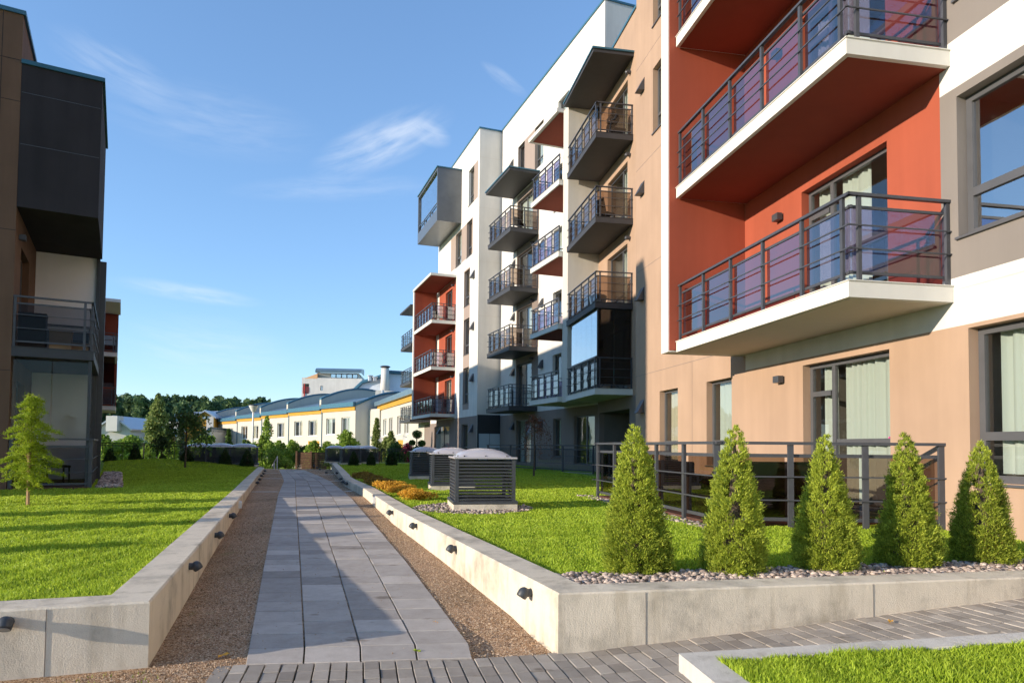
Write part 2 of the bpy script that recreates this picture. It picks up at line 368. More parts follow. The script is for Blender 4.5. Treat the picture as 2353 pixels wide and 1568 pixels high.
# path of slabs, four columns wide
L_ = [(1568 * 0 + 563, 1524), (605, 1300), (640, 1131), (652, 1104), (647, 1090), (640, 1078.5)]
R_ = [(1085, 1509), (932, 1298), (790.6, 1130), (757, 1104), (727, 1090), (697, 1078.5)]
Lp = [GG(*p) for p in L_]; Rp = [GG(*p) for p in R_]
def edge(P, y): return float(np.interp(y, [p.y for p in P], [p.x for p in P]))
Y0 = Lp[0].y; slope0 = (Rp[0].y - Lp[0].y) / (Rp[0].x - Lp[0].x)
mb = MB(); tones = []; Yend = Lp[-1].y; y = 0.0; dy = .30; g = .006
while Y0 + y < Yend:
    dyy = dy if Y0 + y < 19 else .6
    for c in range(4):
        yy_ = y
        def pt(yy, f):
            a = Y0 + yy; xl = edge(Lp, a); xr = edge(Rp, a); x = xl + (xr - xl) * f
            k = slope0 * math.exp(-yy / 12); return Vector((x, a + (x - xl) * k, gz(a + (x - xl) * k)))
        f0 = c / 4 + .0038; f1 = (c + 1) / 4 - .0038; off = (.0, .13, .05, .17)[c] if y > 0 else 0
        off = 0; ga = .007 if Y0 + yy_ < 12 else .012
        p = [pt(y + ga / 2, f0), pt(y + ga / 2, f1), pt(y + dyy - ga / 2, f1), pt(y + dyy - ga / 2, f0)]
        h = random.uniform(-.0025, .0025); b0 = Vector((0, 0, -.05)); up_ = Vector((0, 0, h))
        # chamfered slab
        cc = sum(p, Vector()) / 4; q = [a + (cc - a) * .012 + up_ for a in p]; lo = [a + b0 for a in p]; md = [a + up_ + Vector((0, 0, -.004)) for a in p]
        mb.add(lo + md + q, [(8, 9, 10, 11)] + [(i, (i + 1) % 4, (i + 1) % 4 + 4, i + 4) for i in range(4)] + [(i + 4, (i + 1) % 4 + 4, (i + 1) % 4 + 8, i + 8) for i in range(4)])
        t = min(1, max(0, random.gauss(.5, .27))); tones += [t] * 9
    y += dyy
tag(obj('path', mb, 'slabs', tone=tones), kind='structure')
# concrete strips across the gravel beds
mb = MB()
def strip(xa, ya, xb, yb, w=.16):
    a = GG(xa, ya); b = GG(xb, yb); d = (V2(b) - V2(a)).normalized(); n = Vector((-d.y, d.x)) * w / 2
    mb.prism([V2(a) - n, V2(b) - n, V2(b) + n, V2(a) + n], lambda p: gz(p[1]) - .08, lambda p: gz(p[1]) - .004)
strip(578, 1128, 638, 1128); strip(795, 1127, 850, 1122); strip(603, 1098, 650, 1098, .2); strip(755, 1104, 796, 1102, .2); strip(728, 1089.5, 775, 1088, .2); strip(610, 1086, 644, 1086, .2)
tag(obj('path_kerbs', mb, 'kerb'), kind='structure')

# brick cross path, rising gently to the right
P0 = GG(495, 1527); P0.z = 0; Q0 = Rp[0]; QW = V2(G(1283, 1497, 0))
c0 = V2(G(450, 1568, 0)); left_dir = (c0 - V2(P0)).normalized()
def far_y(x):
    pts = [(P0.x, P0.y), (Lp[0].x, Lp[0].y), (Q0.x, Q0.y), (QW.x, QW.y), tuple(QW + drf * 9)]
    return float(np.interp(x, [p[0] for p in pts], [p[1] for p in pts]))
mb = MB(); tones = []; e1 = Vector((1, .22)).normalized(); e2 = Vector((-e1.y, e1.x)); bw = .1; bl = .165
org = V2(P0)
for i in range(-2, 75):
    a = org + e1 * (i * bw + bw / 2)
    # march until far edge met
    t = 0
    lo_, hi_ = -3, 4
    for _ in range(40):
        m_ = (lo_ + hi_) / 2; q = a + e2 * m_
        if q.y > far_y(q.x): hi_ = m_
        else: lo_ = m_
    top = lo_ - .004; q = a + e2 * top
    k = 0; cur = top; first = bl * (1 if i % 2 == 0 else 1)
    while cur > top - 3.4:
        nxt = cur - first; first = bl; c = a + e2 * (cur + nxt) / 2
        side = (c - V2(P0)).cross(left_dir) if False else None
        xl = P0.x + (c.y - P0.y) * left_dir.x / left_dir.y
        if c.x > xl and c.y > .8:
            gx = .0045; gy = .0025; h = random.uniform(-.003, .003)
            pts = [a - e1 * (bw / 2 - gx / 1) + e2 * (nxt + gy), a + e1 * (bw / 2 - gx / 1) + e2 * (nxt + gy), a + e1 * (bw / 2 - gx / 1) + e2 * (cur - gy), a - e1 * (bw / 2 - gx / 1) + e2 * (cur - gy)]
            lo = [Vector((p.x, p.y, bz(p.x) - .05)) for p in pts]; md = [Vector((p.x, p.y, bz(p.x) + h - .004)) for p in pts]; cc = c; tp = [Vector((p.x + (cc.x - p.x) * .05, p.y + (cc.y - p.y) * .05, bz(p.x) + h)) for p in pts]
            mb.add(lo + md + tp, [(8, 9, 10, 11)] + [(u, (u + 1) % 4, (u + 1) % 4 + 4, u + 4) for u in range(4)] + [(u + 4, (u + 1) % 4 + 4, (u + 1) % 4 + 8, u + 8) for u in range(4)])
            tones += [min(1, max(0, random.gauss(.5, .22)))] * 9
        cur = nxt
tag(obj('brick_path', mb, 'bricks', tone=tones), kind='structure')

# retaining walls
def wall_obj(name, outer, inner, label, z1=ZW, joints=()):
    mb = MB(); n = len(outer)
    for i in range(n - 1):
        a, b = V2(outer[i]), V2(outer[i + 1]); c, d = V2(inner[i + 1]), V2(inner[i])
        L = (b - a).length; k = max(1, int(L / .5))
        for j in range(k):
            f0, f1 = j / k, (j + 1) / k
            o0, o1 = a.lerp(b, f0), a.lerp(b, f1); i0, i1 = d.lerp(c, f0), d.lerp(c, f1)
            zb = lambda p: -.25
            ch = .012; n0 = (i0 - o0).normalized() * ch; n1 = (i1 - o1).normalized() * ch
            V = [(o0.x, o0.y, zb(o0)), (o1.x, o1.y, zb(o1)), (o1.x, o1.y, z1 - ch), (o0.x, o0.y, z1 - ch), ((o0 + n0).x, (o0 + n0).y, z1), ((o1 + n1).x, (o1 + n1).y, z1),
                 (i1.x, i1.y, z1), (i0.x, i0.y, z1), (i1.x, i1.y, zb(i1)), (i0.x, i0.y, zb(i0))]
            mb.add(V, [(0, 1, 2, 3), (3, 2, 5, 4), (4, 5, 6, 7), (7, 6, 8, 9)])
    for p, q in ((outer[0], inner[0]), (outer[-1], inner[-1])):
        mb.add([(p[0], p[1], -.2), (q[0], q[1], -.2), (q[0], q[1], z1), (p[0], p[1], z1)], [(0, 1, 2, 3)])
    t = tag(obj(name, mb, 'concrete'), label, 'retaining wall'); return t
wl = wall_obj('retaining_wall', LWfull, LI, 'low pale concrete wall holding the left lawn, with a chipped corner')
wr = wall_obj('retaining_wall', RWfull, RI, 'low concrete wall around the right lawn and the five cone spruces')
for W_, P_, D_, ds in ((wr, V2(RCn), drf, (.62, 2.4, 4.4)), (wl, V2(LC), dlf, (.55, 1.05))):
    nn = Vector((D_.y, -D_.x)); nn = (nn if nn.y < 0 else -nn) * .0005
    for dd in ds:
        q = P_ + D_ * dd + nn; mb = MB(); mb.bar((q.x, q.y, -.05), (q.x, q.y, ZW - .012), .006, .003); obj('casting_joint', mb, 'greytaupe', W_)
# kerbed lawn at lower right
def kzf(p): return .14 + .068 * (p[0] - .98)
kz = .14
K0 = V2(G(1558, 1500, kz)); K1 = V2(G(2352, 1454.6, .275)); Kd = (K1 - K0).normalized(); K2 = V2(G(1640, 1568, kz)); Kl = (K2 - K0).normalized()
ko = [K0 + Kl * 2.4, K0, K0 + Kd * 5.5]; ki = offset(ko, -.17)
mb = MB()
for i in range(2):
    P = [ko[i], ko[i + 1], ki[i + 1], ki[i]]; mb.prism(P, -.1, kzf)
tag(obj('kerb_wall', mb, 'kerb', bevel=.008), 'low pale concrete kerb around the grass in the lower right corner', 'kerb')
KL = [ki[0], ki[1], ki[2], Vector((5.5, 1.0))]

# lawns -----------------------------------------------------------
FLn = None
def mound(x, y): return .33 * math.exp(-(((x + 15.3) / 3.0) ** 2 + ((y - 29.5) / 2.6) ** 2))
def lawn_z(x, y): return ZL + (mound(x, y) if x < -8 else 0)
def wall_x(P, y):
    pts = sorted([(p.y, p.x) for p in P]); return float(np.interp(y, [p[0] for p in pts], [p[1] for p in pts]))
LIb = [p for p in LI[1:]]; RIb = [p for p in RI[:-1]]
mb = MB(); ys = np.arange(LI[0].y, 40.2, .8); nx = 30
def lx0(y): return -26.0 if y > 5.5 else -7.5
rows = []
yl = [LI[1].y] + [y for y in np.arange(5.0, 40, .7)]
for y in yl:
    xr = wall_x(LIb, y); xl = -30
    rows.append([(xr + (xl - xr) * (f / nx) ** 1.5, y) for f in range(nx + 1)])
for r in rows:
    for (x, y) in r: mb.v.append((x, y, lawn_z(x, y)))
for j in range(len(rows) - 1):
    for i in range(nx):
        a = j * (nx + 1) + i; mb.f.append((a, a + nx + 1, a + nx + 2, a + 1)); mb.m.append(0)
# strip along the front wall
mb.add([(*LI[0], ZL), (*LI[1], ZL), (-30, LI[1].y, ZL), (-30, LI[0].y, ZL)], [(0, 1, 2, 3)])
tag(obj('lawn_ground', mb, 'turf'), kind='structure')
mb = MB(); poly = [tuple(p) for p in RI] + [(14, RI[-1].y), (14, 41), (RI[0].x, 41)]
mb.add([(x, y, ZL) for x, y in poly], [tuple(range(len(poly)))]); tag(obj('lawn_ground', mb, 'turf'), kind='structure')
mb = MB(); mb.add([(p.x, p.y, kzf(p) - .03) for p in KL], [tuple(range(4))]); tag(obj('lawn_ground', mb, 'turf'), kind='structure')

def inpoly(P, X, Y):
    r = np.zeros(len(X), bool); n = len(P)
    for i in range(n):
        x0, y0 = P[i][0], P[i][1]; x1, y1 = P[(i + 1) % n][0], P[(i + 1) % n][1]
        c = ((y0 > Y) != (y1 > Y)); xi = x0 + (Y - y0) * (x1 - x0) / ((y1 - y0) if y1 != y0 else 1e-9); r ^= c & (X < xi)
    return r
def blades(name, P, zf, dens, hgt, label_kind=True, avoid=None, mat='grass'):
    xs_ = [p[0] for p in P]; ys_ = [p[1] for p in P]; pts = []
    y = min(ys_); 
    while y < max(ys_):
        dy = .5 if y < 16 else 2; n = int(dens(y) * dy * (max(xs_) - min(xs_)))
        X = RNG.uniform(min(xs_), max(xs_), n); Y = RNG.uniform(y, y + dy, n)
        vis = (np.abs(X) < (Y + 1.0) * .80 + .3); k = inpoly(P, X, Y) & vis
        if avoid is not None: k &= ~avoid(X, Y)
        pts.append(np.stack([X[k], Y[k]], 1)); y += dy
    p = np.concatenate(pts); n = len(p)
    # clumps vary height
    cl = .75 + .25 * np.sin(p[:, 0] * 5.1 + 1.3 * np.sin(p[:, 1] * 3.7)) * np.sin(p[:, 1] * 6.3 + p[:, 0] * 2.1) + .12 * np.sin(p[:, 0] * 17) 
    h = hgt * cl * (.55 + .7 * RNG.random(n)); w = .0035 * np.maximum(1, p[:, 1] / 5) ** 1.05 * (.7 + .6 * RNG.random(n))
    an = RNG.uniform(0, 2 * np.pi, n); dx = np.cos(an); dyv = np.sin(an); le = RNG.uniform(.1, .65, n) * h; la = RNG.uniform(0, 2 * np.pi, n)
    z = np.array([zf(a, b) for a, b in p]) - .004
    B = np.stack([p[:, 0], p[:, 1], z], 1); W = np.stack([dx * w, dyv * w, 0 * w], 1); Lm = np.stack([np.cos(la) * le * .35, np.sin(la) * le * .35, h * .6], 1); T = np.stack([np.cos(la) * le, np.sin(la) * le, h * (1 - .15 * RNG.random(n))], 1)
    Vv = np.stack([B - W, B + W, B + Lm + W * .8, B + Lm - W * .8, B + T], 1).reshape(-1, 3)
    c = Vv.mean(0); c[2] = 0; Vv -= c
    base = (np.arange(n) * 5)[:, None]; idx = np.concatenate([base + np.array([[0, 1, 2, 3]]), base + np.array([[3, 2, 4]])], 1).ravel()
    me = bpy.data.meshes.new(name); me.vertices.add(len(Vv)); me.vertices.foreach_set('co', Vv.ravel()); me.loops.add(len(idx)); me.loops.foreach_set('vertex_index', idx)
    me.polygons.add(2 * n); ls = np.empty(2 * n, int); ls[0::2] = np.arange(n) * 7; ls[1::2] = np.arange(n) * 7 + 4; lt = np.empty(2 * n, int); lt[0::2] = 4; lt[1::2] = 3
    me.polygons.foreach_set('loop_start', ls); me.polygons.foreach_set('loop_total', lt); me.update(calc_edges=True)
    o = finish(me, name, [mat], None); o.location = c; return o
# ================================================================ BUILDINGS
PI = math.pi
def wall_with_holes(F, s0, s1, z0, z1, holes, zones, d=0.0, deep=.75, mb=None, darkidx=1, extra=()):
    """holes: (s0,s1,z0,z1[,depth]) ; zones: list of (s0,s1,z0,z1,mat) later wins ; mat 0 default"""
    mb = mb or MB()
    ss = sorted({round(v, 4) for v in [s0, s1] + [h[i] for h in holes for i in (0, 1)] + [q[i] for q in zones for i in (0, 1)] if s0 - 1e-6 <= v <= s1 + 1e-6})
    zz = sorted({round(v, 4) for v in [z0, z1] + [h[i] for h in holes for i in (2, 3)] + [q[i] for q in zones for i in (2, 3)] if z0 - 1e-6 <= v <= z1 + 1e-6})
    def zone(a, z):
        m = 0
        for q in zones:
            if q[0] < a < q[1] and q[2] < z < q[3]: m = q[4]
        return m
    for i in range(len(ss) - 1):
        for j in range(len(zz) - 1):
            a = (ss[i] + ss[i + 1]) / 2; z = (zz[j] + zz[j + 1]) / 2
            if any(h[0] < a < h[1] and h[2] < z < h[3] for h in holes): continue
            mb.quad(F.w(ss[i], d, zz[j]), F.w(ss[i + 1], d, zz[j]), F.w(ss[i + 1], d, zz[j + 1]), F.w(ss[i], d, zz[j + 1]), zone(a, z))
    for h in holes:
        a0, a1, b0, b1 = h[:4]; dp = h[4] if len(h) > 4 else deep; m = zone((a0 + a1) / 2, (b0 + b1) / 2); rv = min(.22, dp)
        for (p, q, r_, t_) in (((a0, b0), (a1, b0), 0, 0), ((a1, b0), (a1, b1), 0, 0), ((a1, b1), (a0, b1), 0, 0), ((a0, b1), (a0, b0), 0, 0)):
            mb.quad(F.w(p[0], d, p[1]), F.w(q[0], d, q[1]), F.w(q[0], d - rv, q[1]), F.w(p[0], d - rv, p[1]), m)
            if dp > rv: mb.quad(F.w(p[0], d - rv, p[1]), F.w(q[0], d - rv, q[1]), F.w(q[0], d - dp, q[1]), F.w(p[0], d - dp, p[1]), darkidx)
        mb.quad(F.w(a0, d - dp, b0), F.w(a1, d - dp, b0), F.w(a1, d - dp, b1), F.w(a0, d - dp, b1), darkidx)
    return mb
def window(par, F, s0, s1, z0, z1, d=0.0, vs=(), hs=(), inset=.14, curt=None, gl='windowglass', fw=.06, name='window', fm='frame', sill=True, leaf=()):
    """frame mesh + pane + curtain children"""
    mb = MB(); e = d - inset
    mb.fbox(F, s0, s1, e - .06, e, z0, z0 + fw); mb.fbox(F, s0, s1, e - .06, e, z1 - fw, z1)
    mb.fbox(F, s0, s0 + fw, e - .06, e, z0 + fw, z1 - fw); mb.fbox(F, s1 - fw, s1, e - .06, e, z0 + fw, z1 - fw)
    for v in vs: mb.fbox(F, v - fw * .6, v + fw * .6, e - .055, e - .002, z0 + fw, z1 - fw)
    for (a, b, z) in hs: mb.fbox(F, a + fw, b - fw, e - .05, e + .004, z - fw * .6, z + fw * .6)
    if sill: mb.fbox(F, s0 - .02, s1 + .02, e, d + .04, z0 - .035, z0 - .006)
    w = obj(name, mb, fm, par)
    mb = MB(); mb.quad(F.w(s0 + fw, e - .03, z0 + fw), F.w(s1 - fw, e - .03, z0 + fw), F.w(s1 - fw, e - .03, z1 - fw), F.w(s0 + fw, e - .03, z1 - fw)); obj('pane', mb, gl, w)
    if curt:
        for (a, b, cm, *rest) in curt:
            mb = MB(); n = max(4, int((b - a) / .025)); zz0 = z0 + fw + .02
            A = []; B = []
            for i in range(n + 1):
                f = i / n; q = e - .16 + .036 * math.sin(f * (b - a) * 40 + 2.4 * math.sin(f * 9)) + .012 * math.sin(f * (b - a) * 95); A.append(F.w(a + (b - a) * f, q, zz0)); B.append(F.w(a + (b - a) * f, q, z1 - .01))
            mb.add(A + B, [(i, i + 1, n + 2 + i, n + 1 + i) for i in range(n)]); obj('curtain', mb, cm, w, smooth=True)
    return w
def dcurt(s0, s1, p=.8):
    """random curtains for a far window"""
    if random.random() > p: return None
    L = s1 - s0; c = random.choice(['curtain', 'curtain', 'curtaincream', 'curtainbrown'])
    r = random.random()
    if r < .4: return [(s0 + .06, s0 + L * random.uniform(.2, .4), c), (s1 - L * random.uniform(.2, .4), s1 - .06, c)]
    if r < .7: return [(s0 + .06, s1 - .06, c)]
    return [(s0 + .06, s0 + L * random.uniform(.3, .6), c)]

def railing(par, pts, z0, h=1.1, sp=.95, gl='railglass', thin=(.41, .70), posts_in=.0, glz=(.13, .95), bays=True, skip_end=False, pw=.055, nopost=()):
    """pts: open polyline of 2D points; balcony rail = posts, handrail, two thin rails outside, framed glass inside"""
    mb = MB(); pts = [Vector(p) for p in pts]
    cen = sum(pts, Vector((0, 0))) / len(pts)
    gls = []
    for i in range(len(pts) - 1):
        a, b = pts[i], pts[i + 1]; L = (b - a).length; n = max(1, round(L / sp)); u = (b - a) / L; nn = Vector((-u.y, u.x))
        if i == 0: side = None
        k0 = 0 if i == 0 else 1
        out = nn if OUT(nn) else -nn
        for k in range(n + 1):
            if k == 0 and i > 0: continue
            if k == n and i < len(pts) - 2:
                pass
            off = (.12 if (k == n and i < len(pts) - 2) else 0) - (.0)
            q = a + u * (L * k / n - off)
            mb.hexa([(q.x + u.x * e1 + nn.x * e2, q.y + u.y * e1 + nn.y * e2, zz) for zz in (z0 - .02, z0 + h - .04) for e1, e2 in ((-pw / 2, -.012), (pw / 2, -.012), (pw / 2, .028), (-pw / 2, .028))])
        ext = .0
        mb.bar((a.x - u.x * .02, a.y - u.y * .02, z0 + h - .02), (b.x + u.x * .02, b.y + u.y * .02, z0 + h - .02), .06, .04)
        for t in thin:
            o = out * .055; mb.bar((a.x + o.x - u.x * .05, a.y + o.y - u.y * .05, z0 + t), (b.x + o.x + u.x * .05, b.y + o.y + u.y * .05, z0 + t), .018, .018)
        inn = -out * .05
        for t in glz: mb.bar((a.x + inn.x, a.y + inn.y, z0 + t), (b.x + inn.x, b.y + inn.y, z0 + t), .03, .035)
        for k in range(n):
            p = a + u * (L * (k + .06) / n) + inn; q = a + u * (L * (k + .94) / n) + inn; gls.append((p, q))
    r = obj('railing', mb, 'metal', par)
    for p, q in gls:
        g = MB(); g.quad((p.x, p.y, z0 + glz[0]), (q.x, q.y, z0 + glz[0]), (q.x, q.y, z0 + glz[1]), (p.x, p.y, z0 + glz[1])); obj('glass_panel', g, gl, par)
    return r
OUTC = [Vector((0, 0))]
def OUT(n): return n.dot(OUTC[0]) > 0
def balcony(bld, F, s0, s1, d0, d1, z, th=.2, mat='slabdark', under=None, gl='railglass', rail=True, ends=(True, True), sp=.95, h=1.1, inset=.05, label=None, name='balcony'):
    """slab top at z. ends: rail on near / far side"""
    mb = MB(); mb.fbox(F, s0, s1, d0, d1, z - th, z)
    mats = [mat]
    if under: mats.append(under); mb.fbox(F, s0 + .07, s1 - .02, d0, d1 - .07, z - th - .006, z - th + .02, 1)
    # drip edge
    mb.fbox(F, s0 - .015, s1 + .015, d0, d1 + .015, z, z + .012)
    b = obj(name, mb, mats, bld)
    if label: b['label'] = label
    if rail:
        pts = []
        f = lambda a, d: V2(F.w(a, d, 0))
        if ends[0]: pts.append(f(s0 + inset, d0 + .03))
        pts.append(f(s0 + inset, d1 - inset)); pts.append(f(s1 - inset, d1 - inset))
        if ends[1]: pts.append(f(s1 - inset, d0 + .03))
        # orient outward test per segment
        rail_segments(b, F, pts, z + .01, h, sp, gl)
    return b
def rail_segments(b, F, pts, z, h, sp, gl):
    cen = sum(pts, Vector((0, 0))) / len(pts)
    mid = cen - F.n * 3 if False else cen
    global OUT
    mb = MB(); gls = []
    n_ = len(pts); c = V2(F.w(0, 0, 0))
    for i in range(n_ - 1):
        a, q = pts[i], pts[i + 1]; L = (q - a).length; u = (q - a) / L; nn = Vector((-u.y, u.x))
        # outward = away from a point behind the rail
        back = cen - F.n * .8
        if nn.dot((a + q) / 2 - back) < 0: nn = -nn
        n = max(1, round(L / sp))
        for k in range(n + 1):
            if k == 0 and i > 0: continue
            t = L * k / n
            if n_ > 2 and k == n and i < n_ - 2: t -= .14
            if i > 0 and k == 0: t += .14
            p = a + u * t; pw = .05
            mb.hexa([(p.x + u.x * e1 + nn.x * e2, p.y + u.y * e1 + nn.y * e2, zz) for zz in (z - .03, z + h - .04) for e1, e2 in ((-pw / 2, -.03), (pw / 2, -.03), (pw / 2, .012), (-pw / 2, .012))])
        if i > 0:
            p = a + u * .14
            mb.hexa([(p.x + u.x * e1 + nn.x * e2, p.y + u.y * e1 + nn.y * e2, zz) for zz in (z - .03, z + h - .04) for e1, e2 in ((-pw / 2, -.03), (pw / 2, -.03), (pw / 2, .012), (-pw / 2, .012))])
        mb.bar((a.x - u.x * .03, a.y - u.y * .03, z + h - .02), (q.x + u.x * .03, q.y + u.y * .03, z + h - .02), .06, .036)
        for t in (.40, .69):
            o = nn * .03; mb.bar((a.x + o.x - u.x * .05, a.y + o.y - u.y * .05, z + t), (q.x + o.x + u.x * .05, q.y + o.y + u.y * .05, z + t), .016, .016)
        inn = -nn * .05; ee = .02
        for t in (.12, .94): mb.bar((a.x + inn.x + u.x * ee, a.y + inn.y + u.y * ee, z + t), (q.x + inn.x - u.x * ee, q.y + inn.y - u.y * ee, z + t), .028, .034)
        for k in range(n): gls.append((a + u * (L * k / n + .05) + inn, a + u * (L * (k + 1) / n - .05) + inn))
    obj('railing', mb, 'metal', b)
    for p, q in gls:
        g = MB(); g.quad((p.x, p.y, z + .13), (q.x, q.y, z + .13), (q.x, q.y, z + .93), (p.x, p.y, z + .93)); obj('glass_panel', g, gl, b)
def hood(bld, F, s, z, d=0.0, mat='metal', sc=1.0):
    mb = MB(); w = .11 * sc; h = .30 * sc; o = .16 * sc
    P = [F.w(s - w, d, z), F.w(s + w, d, z), F.w(s + w, d + o, z), F.w(s - w, d + o, z), F.w(s - w, d, z + h), F.w(s + w, d, z + h)]
    mb.add(P, [(0, 1, 2, 3), (3, 2, 5, 4), (0, 3, 4), (1, 5, 2), (0, 4, 5, 1)]); obj('vent_hood', mb, mat, bld)
def walllight(bld, F, s, z, d=0.0, box=True):
    mb = MB()
    if box: mb.fbox(F, s - .07, s + .07, d, d + .03, z - .05, z + .05); mb.fbox(F, s - .09, s + .09, d + .03, d + .13, z - .06, z + .06)
    else: c = F.w(s, d, z); mb.tube([c, F.w(s, d + .12, z)], .07, 10); mb.ball(F.w(s, d + .14, z), .075)
    obj('wall_light', mb, 'metal', bld)
def parapet(bld, F, s0, s1, d0, d1, z, mat='roofedge', name='roof_edge'):
    mb = MB(); mb.fbox(F, s0 - .04, s1 + .04, d1 - .3, d1 + .05, z, z + .09); mb.fbox(F, s0 - .04, s0 + .3, d0, d1 - .3, z, z + .09); mb.fbox(F, s1 - .3, s1 + .04, d0, d1 - .3, z, z + .09); obj(name, mb, mat, bld)
def pan_joints(bld, F, lines, d=0.0, mat='greytaupe'):
    for (a0, a1, z0, z1) in lines:
        mb = MB()
        if a0 == a1: mb.fbox(F, a0 - .006, a0 + .006, d, d + .003, z0, z1)
        else: mb.fbox(F, a0, a1, d, d + .003, z0 - .006, z0 + .006)
        obj('panel_joint', mb, mat, bld)
def shell(mb, F, s0, s1, z0, z1, dfront, dback, m=0, roof=True, ends=(True, True)):
    if ends[0]: mb.quad(F.w(s0, dfront, z0), F.w(s0, dback, z0), F.w(s0, dback, z1), F.w(s0, dfront, z1), m)
    if ends[1]: mb.quad(F.w(s1, dfront, z0), F.w(s1, dback, z0), F.w(s1, dback, z1), F.w(s1, dfront, z1), m)
    mb.quad(F.w(s0, dback, z0), F.w(s1, dback, z0), F.w(s1, dback, z1), F.w(s0, dback, z1), m)
    if roof: mb.quad(F.w(s0, dfront, z1 - .02), F.w(s1, dfront, z1 - .02), F.w(s1, dback, z1 - .02), F.w(s0, dback, z1 - .02), m)

FL_ = [.41, 3.43, 6.45, 9.47, 12.49, 15.50]
# ------------------------------------------------ Block A (near right)
FA = Frame((7.08, 0), (-.182, 1), (-1, -.182)); DP = -1.486; DT = -.13
sA = lambda x, d=0.0: FA.S(x, d)
A = thing('apartment_building', 'nearest right-hand apartment block with terracotta bay, white bands and long glass-railed balconies', 'apartment building', FA.w(9, 0, .36))
s_red0 = sA(2170); s_fin = sA(1713); s_tan = sA(1683); s_step = sA(1460, DT); s_end = sA(1373, DP)
s_w0 = sA(2228); s_d0 = sA(2045); s_d1 = sA(1845)
s_g = sA(2175)
zones = []; holes = []; S_NEAR = -4; ZT = 19.7
zones.append((S_NEAR, s_tan, .2, 2.92, 1))          # tan ground floor
for i in (1, 2, 3, 4, 5):
    F = FL_[i]; zones.append((S_NEAR, s_red0, F + .10, F + 2.50, 2)); zones.append((s_red0, s_fin, F, F + 2.82, 3))
holes.append((s_w0 - 2.5, s_w0, 1.0, 2.87))
holes.append((s_d0, s_d1, .45, 2.80))
for i in (1, 2, 3, 4): 
    F = FL_[i]; holes.append((s_w0 - 2.5 + .12, s_w0 + .12, F + .60, F + 2.38)); holes.append((s_d0, s_d1, F + .04, F + 2.36))
holes += [(s_w0 - 6.8, s_w0 - 4.4, 1.0, 2.87)] + [(s_w0 - 6.8, s_w0 - 4.4, FL_[i] + .6, FL_[i] + 2.38) for i in (1, 2, 3)]
HA = holes
mb = wall_with_holes(FA, S_NEAR, s_fin, .2, ZT, holes, zones, darkidx=4, deep=1.6)
# ground tan part left of the white band
mb2 = wall_with_holes(FA, s_fin, s_tan, .2, 2.88, [], [(s_fin, s_tan, .2, 3, 1)], mb=mb)
mb.quad(FA.w(s_tan, 0, .2), FA.w(s_tan, DT, .2), FA.w(s_tan, DT, 2.88), FA.w(s_tan, 0, 2.88), 1); mb.quad(FA.w(s_fin, 0, 2.88), FA.w(s_tan, 0, 2.88), FA.w(s_tan, DT, 2.88), FA.w(s_fin, DT, 2.88), 1)
shell(mb, FA, S_NEAR, s_fin, .2, ZT, 0, -11, 0)
obj('wall', mb, ['white', 'tan', 'greytaupe', 'red', 'room'], A)
# recessed tan part with narrow windows
th = [(sA(1557, DT), sA(1515, DT), 1.0, 2.87), (sA(1623, DT) - 1.15, sA(1623, DT), 1.0, 2.87)] + [(sA(1499, DT) - 1.0, sA(1499, DT), FL_[i] + .55, FL_[i] + 2.38) for i in (3, 4, 5)]
mb = wall_with_holes(FA, s_fin - .5, s_step, .2, ZT, th, [], d=DT, darkidx=1, deep=1.2)
mb.quad(FA.w(s_step, DT, .2), FA.w(s_step, -11, .2), FA.w(s_step, -11, ZT), FA.w(s_step, DT, ZT)); mb.quad(FA.w(s_fin - .5, DT, ZT - .02), FA.w(s_step, DT, ZT - .02), FA.w(s_step, -11, ZT - .02), FA.w(s_fin - .5, -11, ZT - .02))
obj('wall', mb, ['tan', 'room'], A)
# far tan part with the dark balconies
ZP = 16.9
doors = [(sA(1440, DP), sA(1394, DP), FL_[i] + .08, FL_[i] + 2.3) for i in (1, 2, 3, 4)]
passage = [(sA(1446, DP), sA(1376, DP) , .36, 2.75, 3.0)]
gwin = []
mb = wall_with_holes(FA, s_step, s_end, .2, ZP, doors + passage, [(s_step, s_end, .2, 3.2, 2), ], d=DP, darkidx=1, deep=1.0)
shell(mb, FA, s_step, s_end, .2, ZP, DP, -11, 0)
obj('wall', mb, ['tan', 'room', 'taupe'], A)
parapet(A, FA, s_step + .1, s_end, -10.9, DP, ZP)
for (a, b, z0, z1) in doors:
    window(A, FA, a, b, z0, z1, DP, vs=[a + (b - a) * .38], hs=[(a + (b - a) * .38, b, z0 + .5)], curt=[(a + .1, a + (b - a) * .5, 'curtain')], sill=False)
for q in th:
    window(A, FA, *q, DT, hs=[(q[0], q[1], q[2] + .52)], curt=[(q[0] + .55, q[1] - .05, 'curtaincream' if q is th[0] else 'curtain')], gl='windowglass')
# near windows
for k, q in enumerate(HA):
    a, b, z0, z1 = q
    if q[1] - q[0] > 2.2 and abs(q[1] - s_d1) > .01:
        gnd = z0 < 2
        window(A, FA, *q, 0, hs=[(a, b, z0 + .55)], fw=.085, gl='windowglass' if gnd else 'coolglass', curt=([(a + .1, b - .2, 'curtain')] if gnd else [(a + .1, a + .7, 'curtain')]))
    else:
        gnd = z0 < 2; m = b - .62   # the door leaf is at the far side
        window(A, FA, *q, 0, vs=[m], hs=[(a, m, z0 + 1.05), (m, b, z0 + 1.85)], fw=.07, sill=False, curt=([(a + .06, m - .12, 'curtain'), (m + .1, b - .2, 'curtain')] if gnd else [(a + .7, m - .1, 'curtain'), (m + .2, b - .1, 'curtain')]), gl='windowglass')
